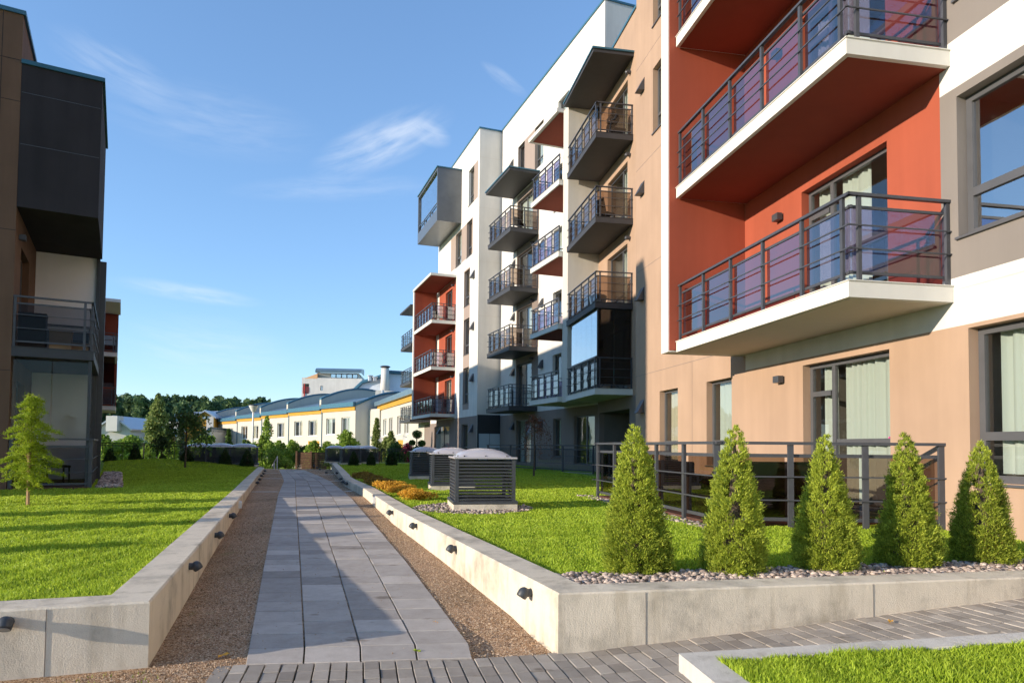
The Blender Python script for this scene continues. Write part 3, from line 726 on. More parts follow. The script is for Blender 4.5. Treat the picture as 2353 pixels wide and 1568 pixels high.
# fin and bay balconies
mb = MB(); mb.fbox(FA, s_fin + .012, s_fin + .36, DT, 1.62, 3.24, ZT); obj('fin_wall', mb, 'white', A)
mb = MB(); mb.fbox(FA, s_fin - .004, s_fin + .010, .0, 1.60, 3.27, ZT); obj('fin_wall', mb, 'red', A)['label'] = 'terracotta inner face of the projecting fin wall'
s_b0 = sA(2193) - .02; DB = 1.47
for i in (1, 2, 3, 4):
    F = FL_[i]
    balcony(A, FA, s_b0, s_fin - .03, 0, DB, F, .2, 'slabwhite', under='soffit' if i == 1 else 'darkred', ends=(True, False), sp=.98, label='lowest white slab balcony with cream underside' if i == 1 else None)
for i in (1, 2): walllight(A, FA, sA(1797) , FL_[i] + 2.13 if i == 1 else FL_[i] + 2.13)
walllight(A, FA, sA(1797), 2.62)
for z in (2.35, 5.55, 8.6, 11.6, 14.6): hood(A, FA, sA(1468, DT) - .25 , z, DT, sc=1.25)
for z in (2.3, 5.35, 8.4, 11.4, 14.4): hood(A, FA, s_step + .55, z, DP, sc=1.2)
for i in (1, 2, 3, 4): walllight(A, FA, sA(1440, DP) - .3, FL_[i] + 2.4, DP, box=False)
pan_joints(A, FA, [(s_fin + .4, s_step, z, z) for z in (3.43, 6.45, 9.47, 12.49)], DT, 'taupe'); pan_joints(A, FA, [(sA(1590, DT),) * 2 + (.4, 3.43)], DT, 'taupe')
pan_joints(A, FA, [(S_NEAR, s_red0, 3.38, 3.38)], 0, 'beige')
# dark stacked balconies
s0 = sA(1367, -.16); s1 = sA(1305, -.16)
SD0 = FA.hit(1367, 694, -.10)[0]; SD1 = SD0 + 3.9
for i in (1, 2, 3, 4):
    balcony(A, FA, SD0, SD1, DP, -.10, FL_[i] - .02, .2, 'slabwhite' if i == 1 else 'slabdark', ends=(True, True), sp=.98, gl='smoke' if i > 1 else 'panelglass')
mb = MB(); mb.fbox(FA, SD0 - .05, SD1 + .1, DP, .02, 15.3, 15.42); mb.fbox(FA, SD0 - .1, SD1 + .15, DP, .06, 15.42, 15.48, 1); obj('canopy', mb, ['slabdark', 'roofedge'], A)
# frameless glazing of the first floor dark balcony
mb = MB()
f = lambda a, d: FA.w(a, d, 0)
zz0, zz1 = FL_[1] + .05, FL_[2] - .25
for k in range(5):
    a0 = SD0 + .1 + (SD1 - SD0 - .5) * k / 5; a1 = SD0 + .1 + (SD1 - SD0 - .5) * (k + 1) / 5 - .015
    g = MB(); g.fbox(FA, a0, a1, -.222, -.214, zz0 + 1.1, zz1); obj('glass_panel', g, 'coolglass', A)
for k in range(2):
    d0 = DP + .05 + (-.23 - DP) * k / 2; d1 = DP + .05 + (-.23 - DP) * (k + 1) / 2 - .02
    g = MB(); g.fbox(FA, SD0 + .085, SD0 + .093, d0, d1, zz0 + .1, zz1); obj('glass_panel', g, 'smoke', A)
mb = MB(); mb.fbox(FA, SD0 + .07, SD1 - .2, -.24, -.20, zz1, zz1 + .05); mb.fbox(FA, SD0 + .07, SD1 - .2, -.24, -.20, zz0 + 1.06, zz0 + 1.1); mb.fbox(FA, SD0 + .07, SD0 + .11, -.24, -.20, zz0, zz1); obj('glazing_frame', mb, 'metaldark', A)
# beam over the passage
# beige side wall and fin between blocks
Pc = V2(FA.w(s_end, DP, 0)); Pf = Pc + Vector((-1, -.182)).normalized() * 1.30
mb = MB(); mb.prism([Pc + Vector((.3, .05)), Pf, Pf + Vector((-.17, .46)), Pc + Vector((.1, .6))], 3.2, 15.4)
BW = mb
# ground terrace of block A: deck + rail
TD = 2.75; sT0 = FA.hit(1647, 1190, TD)[0]; sT1 = FA.hit(1372, 1140, TD)[0]
ter = thing('terrace', 'sunlit ground-floor terrace behind the cone spruces, brown deck and smoked glass rail', 'terrace', FA.w(12, 1, .3))
mb = MB(); mb.fbox(FA, sT0 + .05, sT1, .02 + DT, TD - .03, .22, .40); mb.fbox(FA, sT0 - .10, sT1 + .12, .02, TD + .12, .18, .33, 1); obj('deck', mb, ['deck', 'kerb'], ter)
def terrace_rail(par, F, pts, z, spx, gl='smoke', h=1.03, below=.1):
    mb = MB(); gls = []
    for i in range(len(pts) - 1):
        a, q = V2(pts[i]), V2(pts[i + 1]); L = (q - a).length; u = (q - a) / L; nn = Vector((-u.y, u.x))
        back = (V2(pts[1]) if len(pts) > 2 else (a + q) / 2) - F.n * 1.0 - F.u * (-1.0)
        if nn.dot((a + q) / 2 - back) < 0: nn = -nn
        n = max(1, round(L / spx))
        for k in range(n + 1):
            if i > 0 and k == 0: continue
            p = a + u * (L * k / n); pw = .07
            mb.hexa([(p.x + u.x * e1 + nn.x * e2, p.y + u.y * e1 + nn.y * e2, zz) for zz in (z - below, z + h - .04) for e1, e2 in ((-pw / 2, -.03), (pw / 2, -.03), (pw / 2, .012), (-pw / 2, .012))])
        mb.bar((a.x - u.x * .06, a.y - u.y * .06, z + h - .02), (q.x + u.x * .06, q.y + u.y * .06, z + h - .02), .07, .038)
        for t in (.31, .61): mb.bar((a.x + nn.x * .03 - u.x * .1, a.y + nn.y * .03 - u.y * .1, z + t), (q.x + nn.x * .03 + u.x * .06, q.y + nn.y * .03 + u.y * .06, z + t), .018, .018)
        inn = -nn * .05
        for t in (.06, .88): mb.bar((a.x + inn.x, a.y + inn.y, z + t), (q.x + inn.x, q.y + inn.y, z + t), .03, .045)
        for k in range(n): gls.append((a + u * (L * k / n + .06) + inn, a + u * (L * (k + 1) / n - .06) + inn))
    r = obj('railing', mb, 'metal', par)
    for p, q in gls:
        g = MB(); g.quad((p.x, p.y, z + .08), (q.x, q.y, z + .08), (q.x, q.y, z + .86), (p.x, p.y, z + .86)); obj('glass_panel', g, gl, par)
w2 = lambda F, a, d: V2(F.w(a, d, 0))
terrace_rail(ter, FA, [w2(FA, FA.hit(2169, 1185)[0], .03), w2(FA, sT0, TD), w2(FA, sT1, TD), w2(FA, sT1, 1.2)], .41, 1.05, h=1.06)
# garden furniture on the terrace: two dark woven sofas and table
def sofa(F, s, d, L, label, rot=False):
    t = thing('garden_sofa', label, 'sofa', F.w(s, d, .41)); mb = MB(); 
    mb.fbox(F, s - L / 2, s + L / 2, d - .38, d + .38, .45, .72); obj('seat', mb, 'wicker', t, bevel=.02)
    mb = MB(); mb.fbox(F, s - L / 2, s + L / 2, d + .22, d + .38, .73, 1.17); obj('backrest', mb, 'wicker', t, bevel=.02)
    for a in (s - L / 2 - .13, s + L / 2 + .003): mb = MB(); mb.fbox(F, a, a + .125, d - .36, d + .38, .45, .98); obj('armrest', mb, 'wicker', t, bevel=.02)
sofa(FA, sT0 + 2.4, 2.15, 1.9, 'dark woven garden sofa behind the smoked glass rail at the terrace front corner')
def sofa_side(F, s, d, L, label):
    t = thing('garden_sofa', label, 'sofa', F.w(s, d, .41)); mb = MB()
    mb.fbox(F, s - .36, s + .36, d - L / 2, d + L / 2, .45, .72); obj('seat', mb, 'wicker', t, bevel=.02)
    mb = MB(); mb.fbox(F, s - .38, s - .22, d - L / 2, d + L / 2, .73, 1.20); obj('backrest', mb, 'wicker', t, bevel=.02)
sofa_side(FA, sT0 + .62, 1.72, 1.75, 'dark woven garden sofa with its back towards the third and fourth cone spruces')
# orchid inside the window
t = thing('potted_orchid', 'pink orchid in a brown pot standing inside the ground-floor window', 'potted plant', FA.w(s_d0 + .22, -.20, 1.0), group=None)
mb = MB(); mb.tube([FA.w(s_d0 + .22, -.3, .90), FA.w(s_d0 + .22, -.3, 1.06)], [.05, .065], 10); obj('pot', mb, 'pot', t)
mb = MB(); c = FA.w(s_d0 + .22, -.3, 1.06)
mb.tube([c, c + Vector((-.02, 0, .25)), c + Vector((-.08, .03, .48))], .004, 5, 1)
for k in range(7): mb.ball(c + Vector((-.02 - .012 * k + random.uniform(-.03, .03), .0, .28 + .035 * k)), .024, 0, 6, 4)
for k in range(5): a = k * 1.25; mb.add([c, c + Vector((math.cos(a) * .06, math.sin(a) * .03, .05)), c + Vector((math.cos(a) * .13, math.sin(a) * .05, .03))], [(0, 1, 2)], 1)
obj('flower', mb, ['pink', 'shrub'], t)

# ------------------------------------------------ Block B (middle) -------------
FB = Frame((14.1, 0), (-.369, 1), (-1, -.369)); s_B0 = FB.S(1387, 0, 400) if False else 29.9
B = thing('apartment_building', 'tallest white apartment block, its white balconies showing red undersides beside the tan wall', 'apartment building', FB.w(34, 0, .36))
obj('fin_wall', BW, 'beige', B)
FC = Frame((12.65, 0), (-.369, 1), (-1, -.369)); dC = (14.1 - 12.65) / 1.0659
sC0 = FC.S(1101.5, 0, 400); ZR = 20.1
sB = lambda x, y=700: FB.hit(x, y)[0]
sB1 = sC0 + .3
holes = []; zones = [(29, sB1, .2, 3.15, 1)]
tw = [(1190.6, 1206), (1229, 1249), (1282, 1307)]
for (xa, xb) in tw:
    a, b = sB(xb, 230), sB(xa, 300); holes.append((a, b, 15.75, 18.0)); 
zones.append((sB(1249, 260), sB(1190.6, 330), 15.75, 18.0, 2))
bay = (sB(1237), sB(1186))
for i in range(0, 5):
    F = FL_[i]; zones.append((bay[0], bay[1], F - .02, F + 2.75, 1)); holes.append((bay[0] + .9, bay[1] - .1, F + .06, F + 2.4))
for i in (1, 2, 3, 4): holes.append((sB(1290) , sB(1270), FL_[i] + .2, FL_[i] + 2.35))
for i in (0,): holes += [(sB(1290), sB(1272), .9, 2.7), (sB(1366, 980), sB(1318, 980), .6, 2.75)]
HB = holes
mb = wall_with_holes(FB, s_B0, sB1, .2, ZR, holes, zones, darkidx=3, deep=1.0)
shell(mb, FB, s_B0, sB1, .2, ZR, 0, -12, 4)
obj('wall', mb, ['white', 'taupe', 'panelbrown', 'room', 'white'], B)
parapet(B, FB, s_B0, sB1, -12, 0, ZR)
pan_joints(B, FB, [(s_B0, sB1, 15.5, 15.5), (s_B0, sB1, 18.6, 18.6), (s_B0, s_B0 + 6, 6.3, 6.3), (s_B0, s_B0 + 6, 9.3, 9.3), (s_B0, s_B0 + 6, 12.4, 12.4)], 0, 'beige')
for q in HB:
    a, b, z0, z1 = q
    window(B, FB, *q, 0, vs=[a + (b - a) * .5] if b - a > 1.3 else [], hs=[(a, b, z0 + .55)] if z1 - z0 < 2.3 and b - a < 1.4 else [], curt=dcurt(a, b), sill=(z1 - z0 < 2), gl='windowglass')
# dark balconies on B
cB = Vector((-.17, 34.2)); sDb = (cB - FB.O).dot(FB.u); dDb = (cB - FB.O).dot(FB.n)
for i in (1, 2, 3, 4): balcony(B, FB, sDb, sDb + 3.6, 0, dDb, FL_[i] - .04, .22, 'slabdark', ends=(True, True), sp=.95, gl='smoke' if i > 1 else 'panelglass')
mb = MB(); mb.fbox(FB, sDb - .1, sDb + 3.75, 0, dDb + .1, 15.32, 15.44); mb.fbox(FB, sDb - .15, sDb + 3.8, 0, dDb + .15, 15.44, 15.5, 1); obj('canopy', mb, ['slabdark', 'roofedge'], B)
# white balconies with red undersides next to the fin
cW = Vector((.78, 31.08)); sW1 = (cW - FB.O).dot(FB.u); dW = (cW - FB.O).dot(FB.n); sW0 = (Pf - FB.O).dot(FB.u) + .52
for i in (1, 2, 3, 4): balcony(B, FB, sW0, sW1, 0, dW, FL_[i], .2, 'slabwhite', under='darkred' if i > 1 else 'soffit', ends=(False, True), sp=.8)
mb = MB(); mb.fbox(FB, sW0, sW1 + .1, 0, dW + .1, 15.36, 15.52); mb.fbox(FB, sW0 + .05, sW1 - .1, .1, dW - .05, 15.34, 15.38, 1); obj('canopy', mb, ['slabwhite', 'darkred'], B)
for z in (2.3, 5.3, 8.4, 11.4): hood(B, FB, sB(1246), z, 0, sc=1.4); hood(B, FB, sB(1181), z, 0, sc=1.4)
hood(B, FB, sB(1178, 350), 17.3, 0, sc=1.3)
for i in (1, 2, 3): walllight(B, FB, sB(1225), FL_[i] + 2.5, 0, box=False)

# ------------------------------------------------ Block C (far) -------------
C = thing('apartment_building', 'white apartment block with a dark grey box jutting out near its roof', 'apartment building', FC.w(43, 0, .36))
sC = lambda x, y=700: FC.hit(x, y)[0]
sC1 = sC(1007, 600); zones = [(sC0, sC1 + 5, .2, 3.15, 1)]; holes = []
a, b = sC(1089, 420), sC(1077, 420); holes.append((a, b, 16.15, 18.35)); zones.append((sC(1098, 420), a, 16.1, 18.35, 2))
zones.append((sC(1086, 560), sC(1036, 560), 13.0, 15.2, 2)); holes.append((sC(1084, 560), sC(1072, 560), 13.0, 15.2)); holes.append((sC(1060, 560), sC(1047, 560), 13.0, 15.2))
zones.append((sC(1078, 800), sC(1064, 800), 3.6, 12.3, 2))
for i in (1, 2, 3): holes.append((sC(1078, 800) + .08, sC(1064, 800) - .05, FL_[i] + .55, FL_[i] + 2.75))
holes += [(sC(1074, 990), sC(1060, 990), .7, 2.7), (sC(1032, 990), sC(1000, 990), .5, 2.75)]
sLo0 = sC(1046, 800); lo_len = 4.4
for i in (1, 2, 3):
    zones.append((sLo0, sLo0 + lo_len, FL_[i], FL_[i] + 2.85, 4)); holes.append((sLo0 + .9, sLo0 + 2.6, FL_[i] + .06, FL_[i] + 2.35))
HC = holes
mb = wall_with_holes(FC, sC0, sC1, .2, ZR, holes, zones, darkidx=3, deep=1.0)
shell(mb, FC, sC0, sC1, .2, ZR, 0, -12, 0)
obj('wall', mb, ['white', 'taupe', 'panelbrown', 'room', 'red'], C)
# big dark entrance niche with pale doors in the side wall at ground level
FS = Frame(V2(FC.w(sC0, 0, 0)), -FC.n, -FC.u)   # side wall: s runs away from the corner into the recess
mb = MB(); mb.fbox(FS, .02, 1.5, .004, .03, .3, 3.2); obj('wall', mb, 'metaldark', C)
mb = MB(); mb.fbox(FS, .12, .75, .031, .07, .36, 2.1); mb.fbox(FS, .78, 1.40, .031, .07, .36, 2.1); mb.bar(FS.w(.70, .09, 1.2), FS.w(.70, .09, 1.35), .02); obj('door', mb, 'paleblue', C)
parapet(C, FC, sC0, sC1, -12, 0, ZR)
pan_joints(C, FS, [(0, 1.5, z, z) for z in (5.9, 9.0, 12.2, 15.4, 18.4)], 0, 'soffit')
for q in HC:
    a, b, z0, z1 = q; window(C, FC, *q, 0, vs=[a + (b - a) * .5] if b - a > 1.5 else [], hs=[(a, b, z0 + .6)] if b - a < 1.5 else [], curt=dcurt(a, b), sill=(z1 - z0 < 2.3))
# glazed box
cb = FC.hit(1060.6, 395); dBox = 1.6; z1 = FC.hit(1000.5, 391, dBox)[1]; z0 = FC.hit(1000.5, 510, dBox)[1]; sb0 = FC.S(1060.6, 0, 450); sb1 = FC.hit(960, 500, dBox)[0]
bx = MB(); bx.fbox(FC, sb0, sb0 + .12, 0, dBox, z0, z1); bx.fbox(FC, sb0 + .12, sb1, 0, dBox, z0, z0 + .15); bx.fbox(FC, sb0 + .12, sb1, 0, dBox, z1 - .15, z1); bx.fbox(FC, sb1 - .12, sb1, 0, dBox, z0 + .15, z1 - .15)
bx.fbox(FC, sb0 + .12, sb1 - .12, dBox - .08, dBox, z0 + .15, z0 + .75); bx.fbox(FC, sb0 - .05, sb1 + .05, 0, dBox + .06, z1, z1 + .07, 1)
for k in range(4): a = sb0 + .12 + (sb1 - sb0 - .3) * k / 3; bx.fbox(FC, a, a + .06, dBox - .07, dBox - .01, z0 + .75, z0 + 1.2)
bx.fbox(FC, sb0 + .12, sb1 - .12, dBox - .07, dBox - .02, z0 + 1.17, z0 + 1.22)
bb = obj('bay_box', bx, ['boxgrey', 'roofedge'], C); bb['label'] = 'dark grey box bay with a glazed front jutting out near the roof'
g = MB(); g.fbox(FC, sb0 + .14, sb1 - .14, dBox - .12, dBox - .11, z0 + .7, z1 - .15); obj('glass_panel', g, 'coolglass', bb)
# red loggia balconies
cL = FC.hit(986, 734, 1.6); sL0 = cL[0]; DLo = 1.62; sL1 = sL0 + 4.5
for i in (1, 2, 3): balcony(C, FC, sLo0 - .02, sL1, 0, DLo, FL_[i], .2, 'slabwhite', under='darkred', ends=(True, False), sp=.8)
mb = MB(); mb.fbox(FC, sLo0 - .05, sL1 + .2, 0, DLo + .1, 12.35, 12.5); mb.fbox(FC, sLo0 + .05, sL1, .02, DLo, 12.33, 12.36, 1); obj('canopy', mb, ['slabwhite', 'darkred'], C)
mb = MB(); mb.fbox(FC, sL1, sL1 + .3, -.5, DLo + .05, 3.2, 12.35); obj('fin_wall', mb, 'white', C)
mb = MB(); mb.fbox(FC, sL1 - .015, sL1 - .003, .01, DLo - .02, 3.25, 12.33); obj('fin_wall', mb, 'red', C)['label'] = 'terracotta inner face of the fin wall'
for z in (2.2, 5.2, 8.3, 11.4): hood(C, FC, sC(1088), z, 0, sc=1.6)
hood(C, FC, sC(1011, 990), 2.2, 0, sc=1.6)
for i in (1, 2, 3): walllight(C, FC, sLo0 + .45, FL_[i] + 2.45, 0, box=False)
# ------------------------------------------------ Block D (farthest)
D = thing('apartment_building', 'far end of the right-hand row, just small dark balconies beyond the red ones', 'apartment building', FC.w(56, -.9, .36))
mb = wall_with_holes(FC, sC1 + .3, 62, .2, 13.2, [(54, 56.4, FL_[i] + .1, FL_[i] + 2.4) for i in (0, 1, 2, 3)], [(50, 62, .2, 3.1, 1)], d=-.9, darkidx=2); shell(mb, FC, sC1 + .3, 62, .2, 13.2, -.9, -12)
obj('wall', mb, ['white', 'taupe', 'room'], D)
for i in (0, 1, 2, 3): window(D, FC, 54, 56.4, FL_[i] + .1, FL_[i] + 2.4, -.9, vs=[55.2], sill=False)
cD = FC.hit(944, 787, .75)[0]
for i in (1, 2, 3): balcony(D, FC, cD, cD + 4.2, -.9, .75, FL_[i], .2, 'slabdark', ends=(True, True), sp=.8, gl='panelglass')
mb = MB(); mb.fbox(FC, cD - .05, cD + 4.3, -.9, .85, 12.4, 12.52); obj('canopy', mb, 'slabdark', D)

# terrace rails in front of blocks B / C (long dark fence)
t = thing('terrace_fence', 'long dark glass-panelled fence before the shaded ground floors of the white blocks', 'fence', (0, 30, .36))
pa = V2(G(1362, 1091, .30)); pb = V2(G(1120, 1077, .30))
terrace_rail(t, FB, [pa, pa.lerp(pb, .5), pb], .40, 1.6, gl='panelglass', h=1.05)
mb = MB(); mb.bar((pa.x, pa.y, .33), (pb.x, pb.y, .33), .12, .08); obj('kerb', mb, 'kerb', t)
# ------------------------------------------------ Left building
ul = Vector((-.57, 1)).normalized(); nl = Vector((1, .57)).normalized()
FL = Frame((-10.65, 14.5), ul, nl); DLb = 1.5
LB = thing('apartment_building', 'dark brown apartment block at the left edge with a black panelled box bay', 'apartment building', FL.w(3, 0, .36))
ZLr = FL.hit(62, 26, 0)[1]; ZLr = G(62, 24, 10.6).z
zt = FL.hit(236, 195, DLb)[1]; zb = 6.42
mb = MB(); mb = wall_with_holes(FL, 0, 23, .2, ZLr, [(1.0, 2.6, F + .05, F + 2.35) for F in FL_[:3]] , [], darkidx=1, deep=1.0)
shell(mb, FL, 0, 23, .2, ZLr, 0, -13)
shell(mb, FL, -1.2, 10, .2, 12.3, -9.5, -13.2); mb.quad(FL.w(-1.2, -9.5, .2), FL.w(10, -9.5, .2), FL.w(10, -9.5, 12.3), FL.w(-1.2, -9.5, 12.3))  # unseen taller wing, added so its shadow edge lands on the tan wall
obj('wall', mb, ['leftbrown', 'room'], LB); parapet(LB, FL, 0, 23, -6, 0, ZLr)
for F in FL_[:3]: window(LB, FL, 1.0, 2.6, F + .05, F + 2.35, 0, vs=[1.8], sill=False, curt=[(1.1, 1.4, 'curtainbrown')])
FE = Frame(V2(FL.w(0, 0, 0)), -nl, -ul)      # end wall facing the camera
pan_joints(LB, FE, [(0, 6, z, z) for z in (2.9, 5.9, 8.7, 9.6)] + [(.35, .35, .3, ZLr)], 0, 'leftpanel')
mb = MB(); mb.fbox(FL, 0, 4.0, .004, DLb, zb, zt); mb.fbox(FL, -.04, 4.05, 0, DLb + .05, zt, zt + .09, 1)
bx_ = obj('bay_box', mb, ['leftpanel', 'teal'], LB); bx_['label'] = 'black panelled box bay with a teal metal cap'
FBX = Frame(V2(FL.w(0, 0, 0)), nl, -ul); pan_joints(LB, FBX, [(.02, DLb - .02, z, z) for z in (zt - .62, zt - 1.75)], 0.0, 'metal')
mb = MB(); mb.fbox(FL, 4.0, 4.25, .0, DLb - .05, .3, zb); obj('fin_wall', mb, 'panelwhite', LB)['label'] = 'pale blue-grey side wall of the recessed balconies'
balcony(LB, FL, 0, 4.0, 0, DLb, 3.41, .2, 'slabdark', ends=(True, True), gl='darkglass', sp=1.1)
# glazing on the ground floor and corner post
for d0, d1 in ((.03, .72), (.74, 1.43)):
    g = MB(); g.fbox(FL, .10, .108, d0, d1, 1.46, 3.15); obj('glass_panel', g, 'clearglass', LB)
for k in range(4):
    g = MB(); g.fbox(FL, .12 + k * .95, 1.05 + k * .95, 1.42, 1.428, 1.46, 3.15); obj('glass_panel', g, 'clearglass', LB)
for q in ((.08, .14, 1.40, 1.46, .4, 3.2), (3.9, 3.98, 1.38, 1.46, .4, 6.42), (4.26, 4.4, DLb - .1, DLb + .1, .36, zb)): mb = MB(); mb.fbox(FL, *q); obj('post', mb, 'metaldark', LB)
lt = thing('terrace', 'shaded ground-floor terrace with dark glass rail under the balconies at the left', 'terrace', FL.w(1, 1, .3))
mb = MB(); mb.fbox(FL, .02, 8, .02, DLb, .2, .40); obj('deck', mb, 'deck', lt)
terrace_rail(lt, FL, [w2(FL, .04, .05), w2(FL, .04, DLb), w2(FL, 7.9, DLb)], .41, 1.0, gl='darkglass', h=1.06)
walllight(LB, FL, .6, 5.9, 0)
# boxes on the left balcony
for k, (a, d, w, h, mt, lb) in enumerate(((.5, .32, .5, .75, 'wicker', 'tall dark woven crate on the left-hand balcony'), (.45, .85, .42, .42, 'cardboard', 'brown cardboard carton beside the dark crate on the left-hand balcony'), (.6, 1.2, .34, .16, 'cardboard', 'low brown carton near the balcony corner on the left'))):
    mb = MB(); mb.fbox(FL, a - .2, a + .2, d - w / 2, d + w / 2, 3.43, 3.43 + h); mb.fbox(FL, a - .21, a + .21, d - w / 2 - .01, d + w / 2 + .01, 3.43 + h, 3.43 + h + .03)
    tag(obj('storage_box' if k == 0 else 'carton', mb, mt), lb, 'box')
# second left block with red loggia
FL2 = Frame((-22.3 - nl.x * 1.5, 38.5 - nl.y * 1.5), ul, nl)
L2 = thing('apartment_building', 'far left apartment block with a dark red recessed balcony bay', 'apartment building', FL2.w(3, 0, .2))
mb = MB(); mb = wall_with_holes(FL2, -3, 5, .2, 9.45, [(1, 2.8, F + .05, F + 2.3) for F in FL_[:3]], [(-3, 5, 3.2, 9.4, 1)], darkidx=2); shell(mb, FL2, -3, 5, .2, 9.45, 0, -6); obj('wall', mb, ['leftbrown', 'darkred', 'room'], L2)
for F in FL_[:3]: window(L2, FL2, 1, 2.8, F + .05, F + 2.3, 0, sill=False)
for i in (1, 2): balcony(L2, FL2, 0, 4.2, 0, 1.5, FL_[i], .22, 'slabwhite', ends=(True, False), gl='smoke')
mb = MB(); mb.fbox(FL2, -.05, 4.4, 0, 1.6, 9.3, 9.48); obj('canopy', mb, 'slabwhite', L2)
mb = MB(); mb.fbox(FL2, 4.2, 4.4, -.3, 1.5, 3.2, 9.3); obj('fin_wall', mb, 'darkred', L2)
g = MB(); g.fbox(FL2, .08, .09, .05, 1.4, 4.5, 6.2); obj('glass_panel', g, 'smoke', L2)
# ================================================================ GARDEN OBJECTS
# ventilation housings ------------------------------------------------------
def vent_unit(name, label, loc, rz, group):
    t = thing(name, label, 'ventilation unit', (0, 0, 0), 0, group, local=True); w = .48
    mb = MB(); mb.box(-w - .03, w + .03, -w - .03, w + .03, -.05, .105); obj('plinth', mb, 'concrete', t, bevel=.006)
    mb = MB(); mb.box(-w - .035, w + .035, -w - .035, w + .035, .107, .155); obj('skirt', mb, 'metal', t, bevel=.004)
    mb = MB(); mb.box(-w + .06, w - .06, -w + .06, w - .06, .156, .80)
    mb2 = MB(); n = 12; z0 = .165; dz = (.80 - z0) / n
    for k in range(n):
        z = z0 + k * dz
        for sgn in (-1, 1):
            y0 = sgn * w; yi = sgn * (w - .05)
            mb2.hexa([(-w + .05, yi, z + dz * .55), (w - .05, yi, z + dz * .55), (w - .05, y0, z + .004), (-w + .05, y0, z + .004), (-w + .05, yi, z + dz * .75), (w - .05, yi, z + dz * .75), (w - .05, y0, z + .022), (-w + .05, y0, z + .022)])
            mb2.hexa([(yi, -w + .05, z + dz * .55), (yi, w - .05, z + dz * .55), (y0, w - .05, z + .004), (y0, -w + .05, z + .004), (yi, -w + .05, z + dz * .75), (yi, w - .05, z + dz * .75), (y0, w - .05, z + .022), (y0, -w + .05, z + .022)])
    obj('louvres', mb2, 'metal', t)
    for a in (-1, 1):
        for b in (-1, 1): mb = MB(); mb.box(a * w - .028 * a - .028, a * w - .028 * a + .028, b * w - .028 * b - .028, b * w - .028 * b + .028, .156, .815); obj('corner_post', mb, 'metal', t)
    mb = MB(); mb.box(-w - .025, w + .025, -w - .025, w + .025, .816, .845); obj('rim', mb, 'dome', t, bevel=.006)
    mb = MB(); n = 16; a_ = .445
    for j in range(n + 1):
        for i in range(n + 1):
            x = (i / n * 2 - 1) ; y = (j / n * 2 - 1)
            mb.v.append((x * a_, y * a_,   .846 + .138 * max(0, (1 - abs(x) ** 2.2) * (1 - abs(y) ** 2.2)) ** .62))
    for j in range(n):
        for i in range(n): a = j * (n + 1) + i; mb.f.append((a, a + 1, a + n + 2, a + n + 1)); mb.m.append(0)
    obj('dome', mb, 'dome', t, smooth=True)
    for x, y in [(x, s_ * .43) for x in (-.34, 0, .34) for s_ in (-1, 1)] + [(s_ * .43, x) for x in (-.34, 0, .34) for s_ in (-1, 1)]:
        mb = MB(); mb.tube([(x, y, .846), (x, y, .872)], .013, 8); obj('bolt', mb, 'metaldark', t)
    t.location = loc; t.rotation_euler = (0, 0, rz); return t
rzA = math.atan2(.182, 1)
def vloc(x, y, Y=None, w=.96):
    p = G(x, y, ZL); return Vector((p.x + .09, p.y + .5, ZL))
v0 = vent_unit('ventilation_unit', 'nearest slatted ventilation unit, white dome and concrete plinth fully visible', vloc(1089, 1173), rzA, 'domed ventilation units on the lawns')
gv = 'domed ventilation units on the lawns'
dup(v0, vloc(1022, 1126), rzA, 'middle ventilation unit of the nearest row of three on the right', gv)
dup(v0, vloc(966, 1101), rzA, 'rearmost ventilation unit of the nearest row of three, beyond the orange bushes', gv)
rzB = math.atan2(.369, 1)
dup(v0, vloc(794.4, 1067), rzB, 'front unit of the distant cluster beside the right retaining wall', gv)
dup(v0, vloc(759.5, 1064), rzB, 'leftmost unit of the distant cluster beside the right retaining wall', gv)
dup(v0, vloc(837, 1065), rzB, 'rightmost unit of the distant cluster, behind the small dark cone spruces', gv)
dup(v0, vloc(812, 1061.5), rzB, 'hindmost unit of the distant cluster, only its dome showing between the others', gv)
for x, lb in ((447, 'left unit of the shaded trio, partly behind the weeping tree'), (495, 'middle unit of the shaded trio behind the left lawn'), (549, 'right unit of the shaded trio, next to the far lamp post')):
    p = G(x, 1072.5, ZL); dup(v0, Vector((p.x, p.y + .5, ZL)), rzB, lb, gv, sc=(1.25, 1.1, 1.06))

# wall lamps ----------------------------------------------------------------
def wall_lamp():
    t = thing('wall_lamp', 'x', 'lamp', (0, 0, 0), 0, 'bulb-shaped wall lamps on the retaining walls', local=True)
    mb = MB(); mb.tube([(0, 0, 0), (0, -.04, 0)], .030, 14); obj('bracket', mb, 'lamp', t, smooth=False)
    mb = MB(); d = Vector((0, -.55, -.83)); c = Vector((0, -.062, .0)); pts = []; rs = []
    for k in range(8):
        a = k / 7; pts.append(c - d * .046 * math.cos(a * PI / 2)); rs.append(.047 * math.sin(a * PI / 2) * .88 + .0005)
    pts += [c + d * .02, c + d * .034]; rs += [.041, .038]; mb.tube(pts, rs, 18); obj('lamp_head', mb, 'lamp', t, smooth=True)
    mb = MB(); mb.tube([c + d * .0345, c + d * .037], [.032, .030], 16); obj('lens', mb, 'lens', t); return t
def seg_hit(P, x, y, zr=(.05, .40)):
    best = None; v = ray(x, y)
    for i in range(len(P) - 1):
        a, b = V2(P[i]), V2(P[i + 1]); u = (b - a).normalized(); n = Vector((-u.y, u.x)); den = n.dot(Vector((v.x, v.y)))
        if abs(den) < 1e-6: continue
        t = n.dot(a) / den
        if t < 0: continue
        p = CAMP + v * t; s = (V2(p) - a).dot(u)
        if -60 <= s <= (b - a).length + 60:
            sc = max(0, -s, s - (b - a).length) * .7 + max(0, zr[0] - p.z) + max(0, p.z - zr[1])
            if best is None or sc < best[0]: best = (sc, p, u)
    return best
